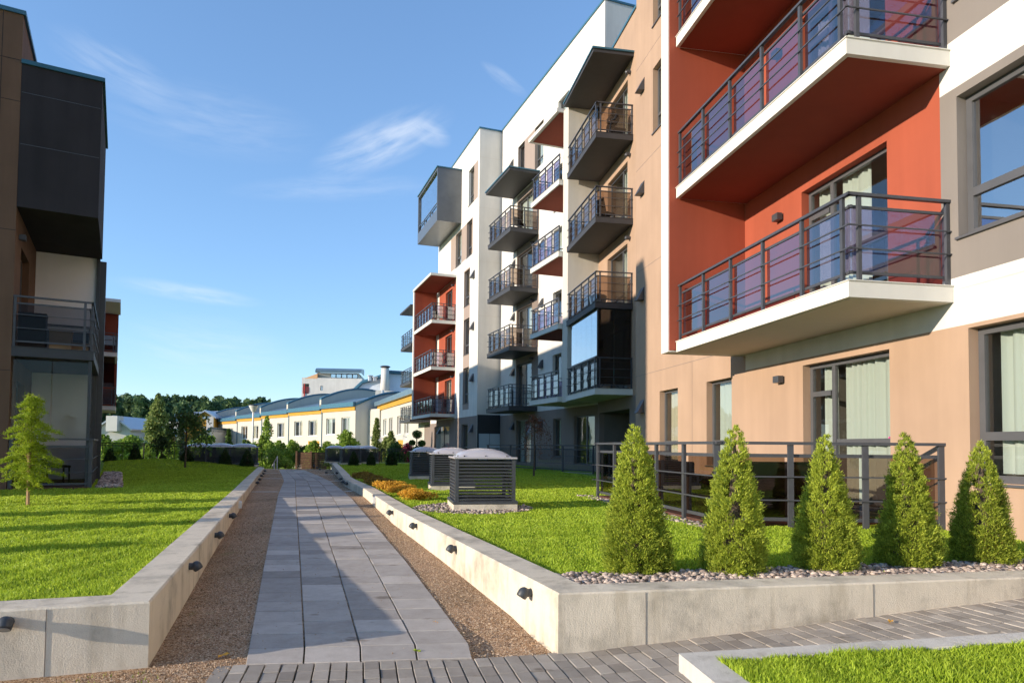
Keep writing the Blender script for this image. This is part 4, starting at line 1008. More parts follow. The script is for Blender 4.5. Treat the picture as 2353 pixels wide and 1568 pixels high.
lamp0 = None
def put_lamp(P, x, y, side, label):
    global lamp0
    r = seg_hit(P, x, y); p, u = r[1], r[2]; n = Vector((-u.y, u.x)) * side   # outward normal
    off = n * 0.0
    p = Vector((p.x, p.y, min(.33, max(.12, p.z)))); rz = math.atan2(n.y, n.x) + PI / 2
    if lamp0 is None: lamp0 = wall_lamp(); t = lamp0; t.location = p; t.rotation_euler = (0, 0, rz); t['label'] = label
    else: dup(lamp0, p, rz, label, 'bulb-shaped wall lamps on the retaining walls')
so = 'first second third fourth fifth sixth seventh eighth ninth'.split()
put_lamp([LWfull[0], LWfull[1]], 20, 1425, -1, 'black bulb lamp on the front face of the left wall, at the picture edge')
for k, (x, y) in enumerate([(434, 1300), (493, 1228.5), (526, 1184)]): put_lamp(LW[:4], x, y, -1, so[k].capitalize() + ' lamp from the near corner on the path face of the left wall')
for k, (x, y) in enumerate([(587, 1108), (592.5, 1100), (597, 1092), (602, 1087), (605.5, 1081)]): put_lamp(LW[2:], x, y, -1, 'far left wall lamp, ' + so[k] + ' of the tight group of five')
for k, (x, y) in enumerate([(1220, 1360), (1048, 1259), (958, 1204.5), (903, 1172)]): put_lamp(RW[:2], x, y, 1, so[k].capitalize() + ' lamp from the near corner on the path face of the right wall')
for k, (x, y) in enumerate([(800, 1110), (792, 1106), (799, 1089), (787, 1083.5), (777, 1078.8), (753, 1072.4), (738, 1069.2), (731, 1067.2), (724, 1064)]): put_lamp(RW[1:], x, y, 1, 'far right wall lamp, ' + so[k] + ' beyond the orange bushes')
for P, x, y, s_, lb in ((LW, 548, 1158.8, -1, 'small white junction box on the path face of the left wall'), (RW, 862.5, 1148, 1, 'small pale junction box on the path face of the right wall')):
    r = seg_hit(P, x, y); p, u = r[1], r[2]; n = Vector((-u.y, u.x)) * s_; mb = MB(); Fq = Frame(V2(p), u, n); mb.fbox(Fq, -.05, .05, .0, .05, p.z - .06, p.z + .06); mb.fbox(Fq, -.035, .035, .05, .056, p.z - .045, p.z + .045)
    tag(obj('junction_box', mb, 'whiteplastic', bevel=.004), lb, 'junction box')

# pebbles ---------------------------------------------------------------------
def pebbles(name, P, zf, n, r0, r1, label=None, layers=1, mat='pebble'):
    ico_v = []; ph = (1 + 5 ** .5) / 2
    for a, b in ((1, ph),):
        ico_v = [(-a, b, 0), (a, b, 0), (-a, -b, 0), (a, -b, 0), (0, -a, b), (0, a, b), (0, -a, -b), (0, a, -b), (b, 0, -a), (b, 0, a), (-b, 0, -a), (-b, 0, a)]
    F0 = [(0, 11, 5), (0, 5, 1), (0, 1, 7), (0, 7, 10), (0, 10, 11), (1, 5, 9), (5, 11, 4), (11, 10, 2), (10, 7, 6), (7, 1, 8), (3, 9, 4), (3, 4, 2), (3, 2, 6), (3, 6, 8), (3, 8, 9), (4, 9, 5), (2, 4, 11), (6, 2, 10), (8, 6, 7), (9, 8, 1)]
    Vb = [Vector(v).normalized() for v in ico_v]; Fb = []; cache = {}
    def mid(a, b):
        k = (min(a, b), max(a, b))
        if k not in cache: Vb.append((Vb[a] + Vb[b]).normalized()); cache[k] = len(Vb) - 1
        return cache[k]
    for a, b, c in F0: x, y, z = mid(a, b), mid(b, c), mid(c, a); Fb += [(a, x, z), (x, b, y), (z, y, c), (x, y, z)]
    Vb = np.array([tuple(v) for v in Vb]); Fb = np.array(Fb)
    xs_ = [p[0] for p in P]; ys_ = [p[1] for p in P]; X = RNG.uniform(min(xs_), max(xs_), n * 6); Y = RNG.uniform(min(ys_), max(ys_), n * 6); k = inpoly(P, X, Y); X = X[k][:n]; Y = Y[k][:n]; n = len(X)
    r = RNG.uniform(r0, r1, n) ; sx = RNG.uniform(.8, 1.35, n); sy = RNG.uniform(.7, 1.1, n); sz = RNG.uniform(.5, .85, n); th = RNG.uniform(0, 2 * np.pi, n)
    tl = RNG.uniform(-.5, .5, n); V = Vb[None] * (1 + .13 * RNG.normal(size=(n, len(Vb), 1)).clip(-1.3, 1.3)) * np.stack([sx, sy, sz], 1)[:, None] * r[:, None, None]
    x = V[..., 0] * np.cos(tl)[:, None] - V[..., 2] * np.sin(tl)[:, None]; z = V[..., 0] * np.sin(tl)[:, None] + V[..., 2] * np.cos(tl)[:, None]; y = V[..., 1]
    x2 = x * np.cos(th)[:, None] - y * np.sin(th)[:, None]; y2 = x * np.sin(th)[:, None] + y * np.cos(th)[:, None]
    Z = np.array([zf(a, b) for a, b in zip(X, Y)]) + r * .4 + RNG.random(n) * r * .9
    V = np.stack([x2 + X[:, None], y2 + Y[:, None], z + Z[:, None]], -1).reshape(-1, 3); F = (Fb[None] + (np.arange(n) * len(Vb))[:, None, None]).reshape(-1, 3)
    c = V.mean(0); V -= c; me = bpy.data.meshes.new(name); me.vertices.add(len(V)); me.vertices.foreach_set('co', V.ravel()); me.loops.add(F.size); me.loops.foreach_set('vertex_index', F.ravel())
    me.polygons.add(len(F)); me.polygons.foreach_set('loop_start', np.arange(len(F)) * 3); me.polygons.foreach_set('loop_total', np.full(len(F), 3)); me.update(calc_edges=True)
    a = me.attributes.new('tone', 'FLOAT', 'FACE'); a.data.foreach_set('value', np.repeat(RNG.random(n), len(Fb)))
    o = finish(me, name, [mat], None, smooth=True); o.location = c; o['kind'] = 'stuff'; return o
# bed along the front of the right lawn
i0 = RI[-2]; i1 = RI[-1]; bd = (i1 - i0).normalized(); bn = Vector((-bd.y, bd.x))
bed = [i0, i0 + bd * 7.5, i0 + bd * 7.5 + bn * .55, i0 + bd * .35 + bn * .50, i0 + (RI[-3] - i0).normalized() * .52]
pebbles('pebble_bed', [tuple(p) for p in bed], lambda x, y: ZL, 6600, .011, .025)
def ring(cx, cy, r): return [(cx + r * math.cos(a) * 1.0, cy + r * math.sin(a)) for a in np.linspace(0, 2 * PI, 18)[:-1]]
p = v0.location; vb_ring = ring(p.x - .12, p.y - .1, .98)
pebbles('pebble_bed', vb_ring, lambda x, y: ZL - .008, 2300, .012, .026)
q = [FL.w(.0, DLb + .12, 0), FL.w(.0, DLb + .62, 0), FL.w(9, DLb + .62, 0), FL.w(9, DLb + .12, 0)]
pebbles('pebble_bed', [(a.x, a.y) for a in q], lambda x, y: ZL, 2600, .02, .045); lbed = [(a.x, a.y) for a in q]
q = [FA.w(sT0 - .3, TD + .02, 0), FA.w(sT0 - .3, TD + .3, 0), FA.w(sT1 + .45, TD + .3, 0), FA.w(sT1 + .45, TD + .02, 0)]
tbed = [(a.x, a.y) for a in q]; pebbles('pebble_bed', tbed, lambda x, y: ZL - .02, 1500, .015, .03)

# lawns of grass blades ------------------------------------------------------
def dens(k):
    return lambda y: k * 7500 * (4.5 / max(y, 3.0)) ** 1.55
lpoly = [tuple(p) for p in LI] + [(-30, LI[-1].y), (-30, 3.2)]
rpoly = [tuple(p) for p in RI] + [(12, RI[-1].y), (12, 38), (RI[0].x, 38)]
bedp = [tuple(p) for p in bed]; deckp = [tuple(FA.w(a, d, 0))[:2] for a, d in ((sT0 - .1, -.2), (sT0 - .1, TD + .1), (sT1 + .15, TD + .1), (sT1 + .15, -.2))]
bA = [tuple(FA.w(a, d, 0))[:2] for a, d in ((-2, .0), (60, .0), (60, -8), (-2, -8))]
ll = [tuple(FL.w(a, d, 0))[:2] for a, d in ((0, DLb + .02), (24, DLb + .02), (24, -14), (0, -14))]
tg = lambda o, l=None: tag(o, kind='stuff')
def pebbles_low(P, zf, n, r0, r1):
    return pebbles('loose_gravel', P, zf, int(n * .6), r0 * .9, r1 * .8, mat='grit')
gl_ = [tuple(V2(LC) + Vector((.05, -.1))), tuple(V2(p0)) if False else (Lp[0].x - .02, Lp[0].y - .02), (edge(Lp, 9.0) - .02, 9.0), (wall_x(LW, 9.0) + .02, 9.0)]
pebbles_low(gl_, lambda x, y: gz(y) - .012, 3200, .0035, .009)
gr_ = [(Rp[0].x + .02, Rp[0].y), (RW[0].x - .03, RW[0].y), (wall_x(RW, 9.5) - .02, 9.5), (edge(Rp, 9.5) + .02, 9.5)]
pebbles_low(gr_, lambda x, y: gz(y) - .012, 3200, .0035, .009)
for a_, b_, n_ in ((9.0, 11.0, 700), (9.0, 14.5, 500)):
    pebbles_low([(wall_x(LW, a_) + .02, a_), (edge(Lp, a_) - .02, a_), (edge(Lp, b_) - .02, b_), (wall_x(LW, b_) + .02, b_)], lambda x, y: gz(y) - .012, n_, .005, .010)
    pebbles_low([(edge(Rp, a_) + .02, a_), (wall_x(RW, a_) - .02, a_), (wall_x(RW, b_) - .02, b_), (edge(Rp, b_) + .02, b_)], lambda x, y: gz(y) - .012, n_, .005, .010)
pebbles_low([(-6.0, 3.1), (-6.0, 3.7), tuple(V2(LC) + dlf * 2.5 + Vector((0, -.05))), tuple(V2(LC) + Vector((0, -.08))), (Lp[0].x, Lp[0].y), (-1.9, 3.3)], lambda x, y: -.008, 3000, .0035, .009)
pebbles_low([(Lp[0].x, Lp[0].y), (Rp[0].x, Rp[0].y), (edge(Rp, 8), 8), (edge(Lp, 8), 8)], lambda x, y: gz(y) + .001, 130, .003, .006)
tg(blades('grass', lpoly, lawn_z, dens(1.15), .047, avoid=lambda X, Y: inpoly(lbed, X, Y) | inpoly(ll, X, Y)))
tg(blades('grass', rpoly, lawn_z, dens(1.15), .044, avoid=lambda X, Y: (inpoly(bedp, X, Y) & (RNG.random(len(X)) > .03)) | (inpoly(vb_ring, X, Y) & (RNG.random(len(X)) > .1)) | inpoly(deckp, X, Y) | inpoly(bA, X, Y)))
tg(blades('grass', [tuple(p) for p in KL], lambda x, y: kzf((x, y)) - .03, lambda y: 19000, .068))
# tufts and weeds in the gravel
def weeds(P, n, h):
    pass
wp = [tuple(V2(LC) + dlf * 4 + Vector((.3, -.25))), tuple(V2(LC) + dlf * 4 + Vector((.1, -.02))), tuple(V2(LC) + Vector((.12, -.02))), tuple(V2(LC) + Vector((.35, -.45))), (-2.6, 3.3)]
tg(blades('weeds', wp, lambda x, y: gz(y) - .03, lambda y: 260, .055, mat='larch'))
# fallen leaves
for (x, y, w, lb) in ((515, 1506, .05, 'yellow fallen leaf on the gravel beside the near end of the slab path'), (1472 - 20, 1478 - 20 + 15, .035, 'tiny orange fallen leaf on the paving near the right wall'), (2045, 1428, .04, 'orange fallen leaf on the bricks below the second and third cone spruces'), (2275, 1456 - 5, .035, 'orange fallen leaf on the bricks near the kerb at far right'), (957, 1496, .035, 'green fallen leaf where slabs and bricks meet'), (1000, 1436 - 5, .035, 'small brown leaf on a slab in the middle of the path')):
    p = G(x, y, .16 if x > 1900 else .004 if y > 1470 or x > 1300 else gz(4.8) + .004); mb = MB(); n = 8; a0 = random.random() * 6
    vs = [p + Vector((0, 0, .006))] + [p + Vector((math.cos(a0) * w * c_ - math.sin(a0) * w * .45 * s_, math.sin(a0) * w * c_ + math.cos(a0) * w * .45 * s_, .004 + .012 * abs(s_) * (k % 2 + .4))) for k, (c_, s_) in enumerate([(math.cos(t_), math.sin(t_)) for t_ in np.linspace(0, 2 * PI, n + 1)[:-1]])]
    mb.add(vs, [(0, 1 + k, 1 + (k + 1) % n) for k in range(n)]); tag(obj('fallen_leaf', mb, 'leafyellow' if 'green' not in lb else 'larch', at=p), lb, 'leaf', 'fallen leaves on the paving')

# cone spruces ----------------------------------------------------------------
def cone_spruce(label, group, h=1.16, r=.285, nc=520, per=46, ls=.020, mat='spruce', twin=False, seed=1, wid=1.0):
    t = thing('cone_spruce', label, 'dwarf conifer', (0, 0, 0), 0, group, local=True)
    rg = np.random.default_rng(seed); P = []
    tops = [(0, 0, h, r)] + ([(-.055, .0, h * .93, r * .8)] if twin else [])
    for (ox, oy, hh, rr) in tops:
        n = nc if rr == r else nc // 3
        for k in range(n):
            z = hh * (1 - math.sqrt(1 - (k + .5) / n * .999)) if True else 0
            a = k * 2.39996 + rg.normal() * .25; f = z / hh
            rad = rr * (1 - f) ** .74 * (1.0 if f > .14 else .82 + 1.3 * f) * (1 + .085 * rg.normal() + .07 * math.sin(3 * a + seed + 5 * f) * (1 - f) + .05 * math.sin(9 * f + seed * 2)) + .010
            bump_ = .066 * (1 - .55 * f)
            c = np.array([ox + rad * math.cos(a), oy + rad * math.sin(a), z + .02])
            m = int(per * (.6 + .4 * (1 - f))); d = rg.normal(size=(m, 3)); d /= np.linalg.norm(d, axis=1)[:, None]
            P.append(c + d * (bump_ * (.10 + .90 * rg.random(m)) * rg.uniform(.7, 1.25))[:, None] * np.array([1, 1, .8]) - np.array([math.cos(a), math.sin(a), 0]) * bump_ * .5)
    P = np.concatenate(P); P[:, 2] = np.maximum(P[:, 2], .005)
    up_ = P.copy(); up_[:, 2] = .25; up_ /= np.linalg.norm(up_, axis=1)[:, None]
    leaf_mesh('foliage', P, ls, mat, t, tri=True, up=up_ * .9, elong=1.5, wid=wid)
    mb = MB(); mb.tube([(0, 0, 0), (0, 0, h * .1), (0, 0, h * .5), (0, 0, h * .9)], [r * .36, r * .42, r * .16, .006], 12); obj('inner_twigs', mb, 'bark', t)
    mb = MB(); mb.tube([(0, 0, -.05), (0, 0, h * .6)], [.02, .008], 7); obj('trunk', mb, 'bark', t)
    return t
gc = 'cone spruces along the front of the right lawn'
cones = [(1462, 1327, 985, 178, 'leftmost of the five big cone spruces, with a forked double tip'), (1685, 1329, 985, 170, 'second big cone spruce from the left, tall and slim-tipped'), (1898, 1322, 1008, 160, 'middle one of the five big cone spruces in the pebble bed'),
         (2085, 1311, 1003, 152, 'fourth big cone spruce from the left, before the right end of the terrace'), (2258, 1303, 1022, 150, 'rightmost of the five big cone spruces, below the large curtained window')]
for k, (x, y, yt, w, lb) in enumerate(cones):
    p = G(x, y, ZL); r = w / 1575 * p.y * .5; p.y += r * .8; p.x += (x - CX) / FP * r * .8; h = (y - yt) / 1575 * p.y * 1.0
    t = cone_spruce(lb, gc, h, r * .93, nc=int(430), per=170, ls=.0135, wid=.5, twin=(k == 0), seed=10 + k); t.location = p; t.rotation_euler = (random.uniform(-.02, .02), random.uniform(-.02, .02), random.random() * 6)
small = None
ss_ = [(252, 1072, 31, 43, 'first small dark cone spruce from the left, beyond the left lawn'), (310, 1072, 33, 52, 'second small dark cone spruce from the left, beyond the left lawn'), (428, 1073, 34, 44, 'small dark cone spruce half hidden behind the weeping tree'),
       (470, 1070, 26, 46, 'slim small cone spruce in front of the left trio of ventilation units'), (517, 1073, 30, 42, 'small cone spruce between the middle and right units of the left trio'), (567, 1074, 32, 42, 'small cone spruce beside the end of the left retaining wall'),
       (812, 1069, 24, 34, 'left one of the three small dark cones on the right lawn'), (852, 1069, 22, 32, 'middle one of the three small dark cones on the right lawn'), (899, 1069, 27, 35, 'right one of the three small dark cones on the right lawn'), (373, 1071, 26, 30, 'low dark cone spruce left of the weeping tree')]
for k, (x, y, w, hh, lb) in enumerate(ss_):
    p = G(x, y, ZL); sc_ = (w / 1575 * p.y) / .52; sz = (hh / 1575 * p.y)
    if small is None: small = cone_spruce(lb, 'small dark cone spruces', 1.0, .25, nc=200, per=26, ls=.035, mat='darkcone', seed=5); t = small; t.location = p; t.scale = (sc_, sc_, sz)
    else: t = dup(small, p, random.random() * 6, lb, 'small dark cone spruces', sc=(sc_, sc_, sz))

# young larch at left -----------------------------------------------------------
def larch(label, loc, h=1.85, seed=3, rmax=.50, group=None, n1=105, lean=0):
    t = thing('young_larch', label, 'tree', (0, 0, 0), 0, group, local=True); rg = np.random.default_rng(seed); P = []; br = MB()
    trunk = [(0, 0, -.05), (.01, 0, h * .3), (.03, .01, h * .6), (.0 + lean, 0, h * .95)]; br.tube(trunk, [.022, .018, .012, .004], 7)
    for k in range(n1):
        z = h * (.16 + .82 * (k + rg.random()) / n1); f = z / h
        prof = float(np.interp(f, [.16, .30, .42, .55, .68, .80, .92, 1.0], [.40, .90, 1.08, .42, .80, .38, .50, .05])) * rmax
        a = k * 2.39996 + rg.normal() * .3; L = prof * rg.uniform(.6, 1.12); base = Vector((.03 * f, 0, z)); rise = rg.uniform(-.05, .22) * L
        pts = []; 
        for q in range(5): g_ = q / 4; pts.append(base + Vector((math.cos(a) * L * g_, math.sin(a) * L * g_, rise * g_ - .14 * L * g_ * g_ * 2)))
        if k % 2 == 0: br.tube(pts[:4], [.006, .004, .003, .0015], 4)
        m = int(60 + 260 * L / .5)
        g_ = rg.random(m) ** .7; idx = g_ * 4; i_ = np.clip(idx.astype(int), 0, 3); fr = idx - i_; A_ = np.array([tuple(p) for p in pts]); Q = A_[i_] * (1 - fr)[:, None] + A_[i_ + 1] * fr[:, None]
        sp_ = .034 * (1.25 - g_)[:, None] + .010; Q = Q + rg.normal(size=(m, 3)) * sp_ * np.array([1, 1, .55]); P.append(Q)
    P = np.concatenate(P); leaf_mesh('foliage', P, .021, 'larch', t, tri=True, elong=1.6, wid=.55); obj('trunk', br, 'bark', t); t.location = loc; return t
p = G(62, 1161, ZL); larch('bright green young larch tied to a stake on the left lawn', p, h=1.80, rmax=.52)
mb = MB(); mb.tube([(p.x + .045, p.y - .04, ZL - .05), (p.x + .03, p.y - .04, ZL + .85)], .022, 8); mb.box(p.x - .01, p.x + .05, p.y - .062, p.y - .058, ZL + .78, ZL + .82); tag(obj('wooden_stake', mb, 'stake'), 'round wooden stake supporting the young larch on the left lawn', 'stake')
# neighbours standing left of the frame: their long shadows fall over lawn and path
for k, (x, y, s_, sd) in enumerate(((-9.3, 6.3, .9, 11), (-8.6, 4.6, .7, 12), (-10.4, 7.9, 1.05, 13), (-7.9, 3.4, .55, 14))):
    larch('young larch outside the picture to the left, seen only as a shadow', Vector((x, y, ZL)), h=1.8 * s_, seed=sd, rmax=.62 * s_, n1=190, group='young larches outside the frame')

def weeping(label, loc, h, r, mat, seed, n=26, ls=.05, per=70):
    t = thing('weeping_tree', label, 'tree', (0, 0, 0), 0, None, local=True); rg = np.random.default_rng(seed); br = MB(); br.tube([(0, 0, -.05), (.02, 0, h * .5), (0, 0, h * .97)], [.035, .028, .015], 7); P = []
    for k in range(n):
        a = rg.uniform(0, 2 * PI); L = r * rg.uniform(.35, 1.0); z0 = h * rg.uniform(.72, .99); zend = h * rg.uniform(.02, .55); pts = []
        for q in range(7):
            f = q / 6; rad = L * (1 - (1 - f) ** 2.2); z = z0 + .12 * h * math.sin(f * 2.2) - (z0 - zend) * f ** 1.8; pts.append(Vector((math.cos(a) * rad, math.sin(a) * rad, z)))
        br.tube(pts, [.010, .008, .006, .004, .003, .002, .002], 4); A_ = np.array([tuple(p) for p in pts]); g_ = rg.random(per); idx = g_ * 6; i_ = np.clip(idx.astype(int), 0, 5); fr = idx - i_
        P.append(A_[i_] * (1 - fr)[:, None] + A_[i_ + 1] * fr[:, None] + rg.normal(size=(per, 3)) * .035)
    leaf_mesh('foliage', np.concatenate(P), ls, mat, t, tri=False); obj('trunk', br, 'bark', t); t.location = loc; return t
p = G(425, 1070, ZL + .25); weeping('dark weeping tree with hanging branches on the low mound of the left lawn', p, 122 / 1575 * p.y, .95, 'darkshrub', 4, n=44, ls=.08)
p = G(370, 1068, ZL); tt = weeping('small dark round-headed tree left of the weeping tree', p, 66 / 1575 * p.y, .42, 'darkcone', 8, n=30, ls=.07)
p = G(1226, 1094, ZL); weeping('thin reddish weeping tree in the shade before the right-hand terrace fence', p, 140 / 1575 * p.y, .62, 'redleaf', 6, n=22, ls=.045, per=55)

def shrub(name, label, loc, R3, mat, n, ls, blobs=6, seed=1, cat='shrub', group=None, trunk=False, shell_=.3):
    t = thing(name, label, cat, (0, 0, 0), 0, group, local=True); rg = np.random.default_rng(seed); P = []; rx, ry, rz_ = R3
    for b_ in range(blobs):
        a = rg.uniform(0, 2 * PI); q = rg.uniform(.15, .62); zc = rg.uniform(.3, .72); c = (math.cos(a) * q * rx, math.sin(a) * q * ry, zc * rz_ * 1.25); k = rg.uniform(.35, .6)
        P.append(blob(c, (rx * k, ry * k, rz_ * k * .75), n // blobs, shell_))
    P = np.concatenate(P); P[:, 2] = np.abs(P[:, 2]); leaf_mesh('foliage', P, ls, mat, t, tri=False)
    mb = MB(); 
    for k in range(5): a = k * 1.3; mb.tube([(0, 0, -.05), (math.cos(a) * rx * .2, math.sin(a) * ry * .2, rz_ * .4), (math.cos(a) * rx * .45, math.sin(a) * ry * .45, rz_ * .9)], [.03 * rz_ + .004, .02 * rz_, .004], 5)
    obj('stems', mb, 'bark', t); t.location = loc; return t
# orange and bronze bushes
for k, (x, y, w, mt, lb) in enumerate([(950, 1152, 62, 'golden', 'nearest bright orange bush, beside the nearest ventilation unit'), (918, 1140, 56, 'golden', 'bright orange bush, second from the nearest ventilation unit'), (892, 1128, 48, 'golden', 'bright orange bush next to the darker bronze ones'),
                                   (868, 1118, 44, 'bronze', 'bronze-green bush touching the orange bushes'), (846, 1108, 40, 'bronze', 'bronze-green bush in the middle of the dull row'), (828, 1100, 34, 'bronze', 'bronze-green bush at the far end of the row of low bushes')]):
    p = G(x, y, ZL); r = w / 1575 * p.y * .5; shrub('low_bush', lb, Vector((p.x, p.y + r, ZL)), (r * 1.75, r * 1.5, r * .80), mt, 5200, .022 * p.y / 9, 16, 20 + k, 'bush', 'orange and bronze bushes along the right wall')
for k, (x, y, w, lb) in enumerate([(573 + 20, 1074, 20, 'small yellow-green bush by the end of the left wall'), (748, 1068, 22, 'small yellow bush in front of the distant unit cluster')]):
    p = G(x, y, ZL); r = w / 1575 * p.y * .5; shrub('low_bush', lb, Vector((p.x, p.y + r, ZL - .1)), (r, r, r * .8), 'birch', 700, .07, 6, 40 + k, 'bush')

# ================================================================ FAR END AND BACKGROUND
# handrails of the stairs
for k, (x0, x1, lb) in enumerate(((603, 636, 'white tubular handrail at the far end of the slab path'),)):
    t = thing('handrail', lb, 'handrail', (-13.5, 38, 0)); Yr = 37.0; mb = MB(); a = atY(x0, 1067, Yr + 2.0); b = atY(x1 + 1, 1048, Yr)
    a = Vector((b.x - 1.05, b.y + 2.2, b.z - .62)); mb.tube([a, b, b - Vector((0, 0, .98))], .028, 8); m_ = a.lerp(b, .45); mb.tube([m_, m_ - Vector((0, 0, .9))], .028, 8); obj('rail', mb, 'whitepaint', t)
# wooden board fence
def board_fence(label, xa, xb, Y, y0, y1, name='board_fence'):
    a = atY(xa, y0, Y); b = atY(xb, y0, Y); zt = a.z; zb = atY(xa, y1, Y).z; t = thing(name, label, 'fence', (a.x, Y, zb)); Fq = Frame((a.x, Y), (1, .05), (0, -1)); L = b.x - a.x
    mb = MB(); n = 9; 
    for k in range(n): z = zb + (zt - zb) * k / n; mb.fbox(Fq, 0, L, .0, .03, z + .008, z + (zt - zb) / n - .008)
    obj('boards', mb, 'boards', t)
    for k in range(max(2, int(L / 2.2)) + 1): mb = MB(); q = L * k / max(2, int(L / 2.2)); mb.fbox(Fq, q - .06, q + .06, .03, .12, zb, zt + .08); obj('post', mb, 'boards', t)
board_fence('brown wooden board fence closing the far end of the path', 682, 748, 48, 1038, 1084); board_fence('short stretch of brown board fence behind the distant ventilation units', 820, 872, 47, 1038, 1070)
def bar_fence(label, xa, xb, Y, y0, y1, sp=.14, mat='metaldark'):
    a = atY(xa, y0, Y); b = atY(xb, y0, Y); zt = a.z; zb = atY(xa, y1, Y).z; t = thing('railing_fence', label, 'fence', (a.x, Y, zb)); mb = MB(); L = b.x - a.x; n = int(L / sp)
    for z in (zt, zt - .12, zb + .12): mb.bar((a.x, Y, z), (b.x, Y, z), .04)
    for k in range(n + 1): x = a.x + L * k / n; w = .05 if k % 9 == 0 else .018; mb.box(x - w / 2, x + w / 2, Y - w / 2, Y + w / 2, zb, zt)
    obj('bars', mb, mat, t)
bar_fence('dark upright-bar railing behind the left lawn, left stretch', 212, 330, 36, 1017, 1068, .45); bar_fence('dark upright-bar railing behind the weeping tree', 331, 430, 37.5, 1018, 1062, .3); bar_fence('thin dark railing beside the far lamp post', 575, 602, 44, 1020, 1060, .35)
bar_fence('tall dark trellis between the distant units and the white apartment block', 877, 935, 44, 1030, 1066, .22)
# lamp post
p = atY(579, 1066, 52); t = thing('street_lamp', 'slim pale lamp post with a white bowl lantern, far end of the garden', 'street lamp', (p.x, 52, -1.6)); zt = atY(579, 945, 52).z
mb = MB(); mb.tube([(p.x, 52, -1.7), (p.x, 52, zt)], [.09, .06], 10); obj('post', mb, 'whitepaint', t)
mb = MB(); mb.tube([(p.x, 52, zt), (p.x, 52, zt + .06), (p.x, 52, zt + .42), (p.x, 52, zt + .46)], [.12, .16, .34, .30], 14); obj('lantern', mb, 'whiteplastic', t); mb = MB(); mb.tube([(p.x, 52, zt + .47), (p.x, 52, zt + .52)], [.36, .33], 14); obj('cap', mb, 'metal', t)

# row houses ------------------------------------------------------------------
FR = Frame((48.1, 0), (-.84, 1), (-1, -.84)); GZ0 = -1.7
def farwin(par, F, s0, s1, z0, z1, d=0, fr='whitepaint', cur=True):
    mb = MB(); fw = .08; dd = .004
    mb.fbox(F, s0, s1, d - .25, d - .17, z0, z0 + fw); mb.fbox(F, s0, s1, d - .25, d - .17, z1 - fw, z1); mb.fbox(F, s0, s0 + fw, d - .25, d - .17, z0 + fw, z1 - fw); mb.fbox(F, s1 - fw, s1, d - .25, d - .17, z0 + fw, z1 - fw); m = (s0 + s1) / 2; mb.fbox(F, m - .04, m + .04, d - .25, d - .17, z0 + fw, z1 - fw)
    mb.fbox(F, s0 - .05, s1 + .05, d - .17, d + .06, z0 - .06, z0 - .01)
    w = obj('window', mb, fr, par); mb = MB(); mb.quad(F.w(s0 + fw, d - .21, z0 + fw), F.w(s1 - fw, d - .21, z0 + fw), F.w(s1 - fw, d - .21, z1 - fw), F.w(s0 + fw, d - .21, z1 - fw)); obj('pane', mb, 'windowglass', w)
    if cur:
        mb = MB(); a, b = (s0 + .1, m - .1) if random.random() < .5 else (m + .1, s1 - .1); mb.quad(F.w(a, d - .32, z0 + fw), F.w(b, d - .32, z0 + fw), F.w(b, d - .32, z1 - fw), F.w(a, d - .32, z1 - fw)); obj('curtain', mb, random.choice(['curtain', 'curtaincream', 'curtainbrown']), w)
units = [(739, 816, 945, 'nearest'), (663, 738.5, 953, 'second'), (601, 662.5, 960, 'third'), (545, 600.5, 967, 'fourth'), (487, 544.5, 974, 'farthest')]
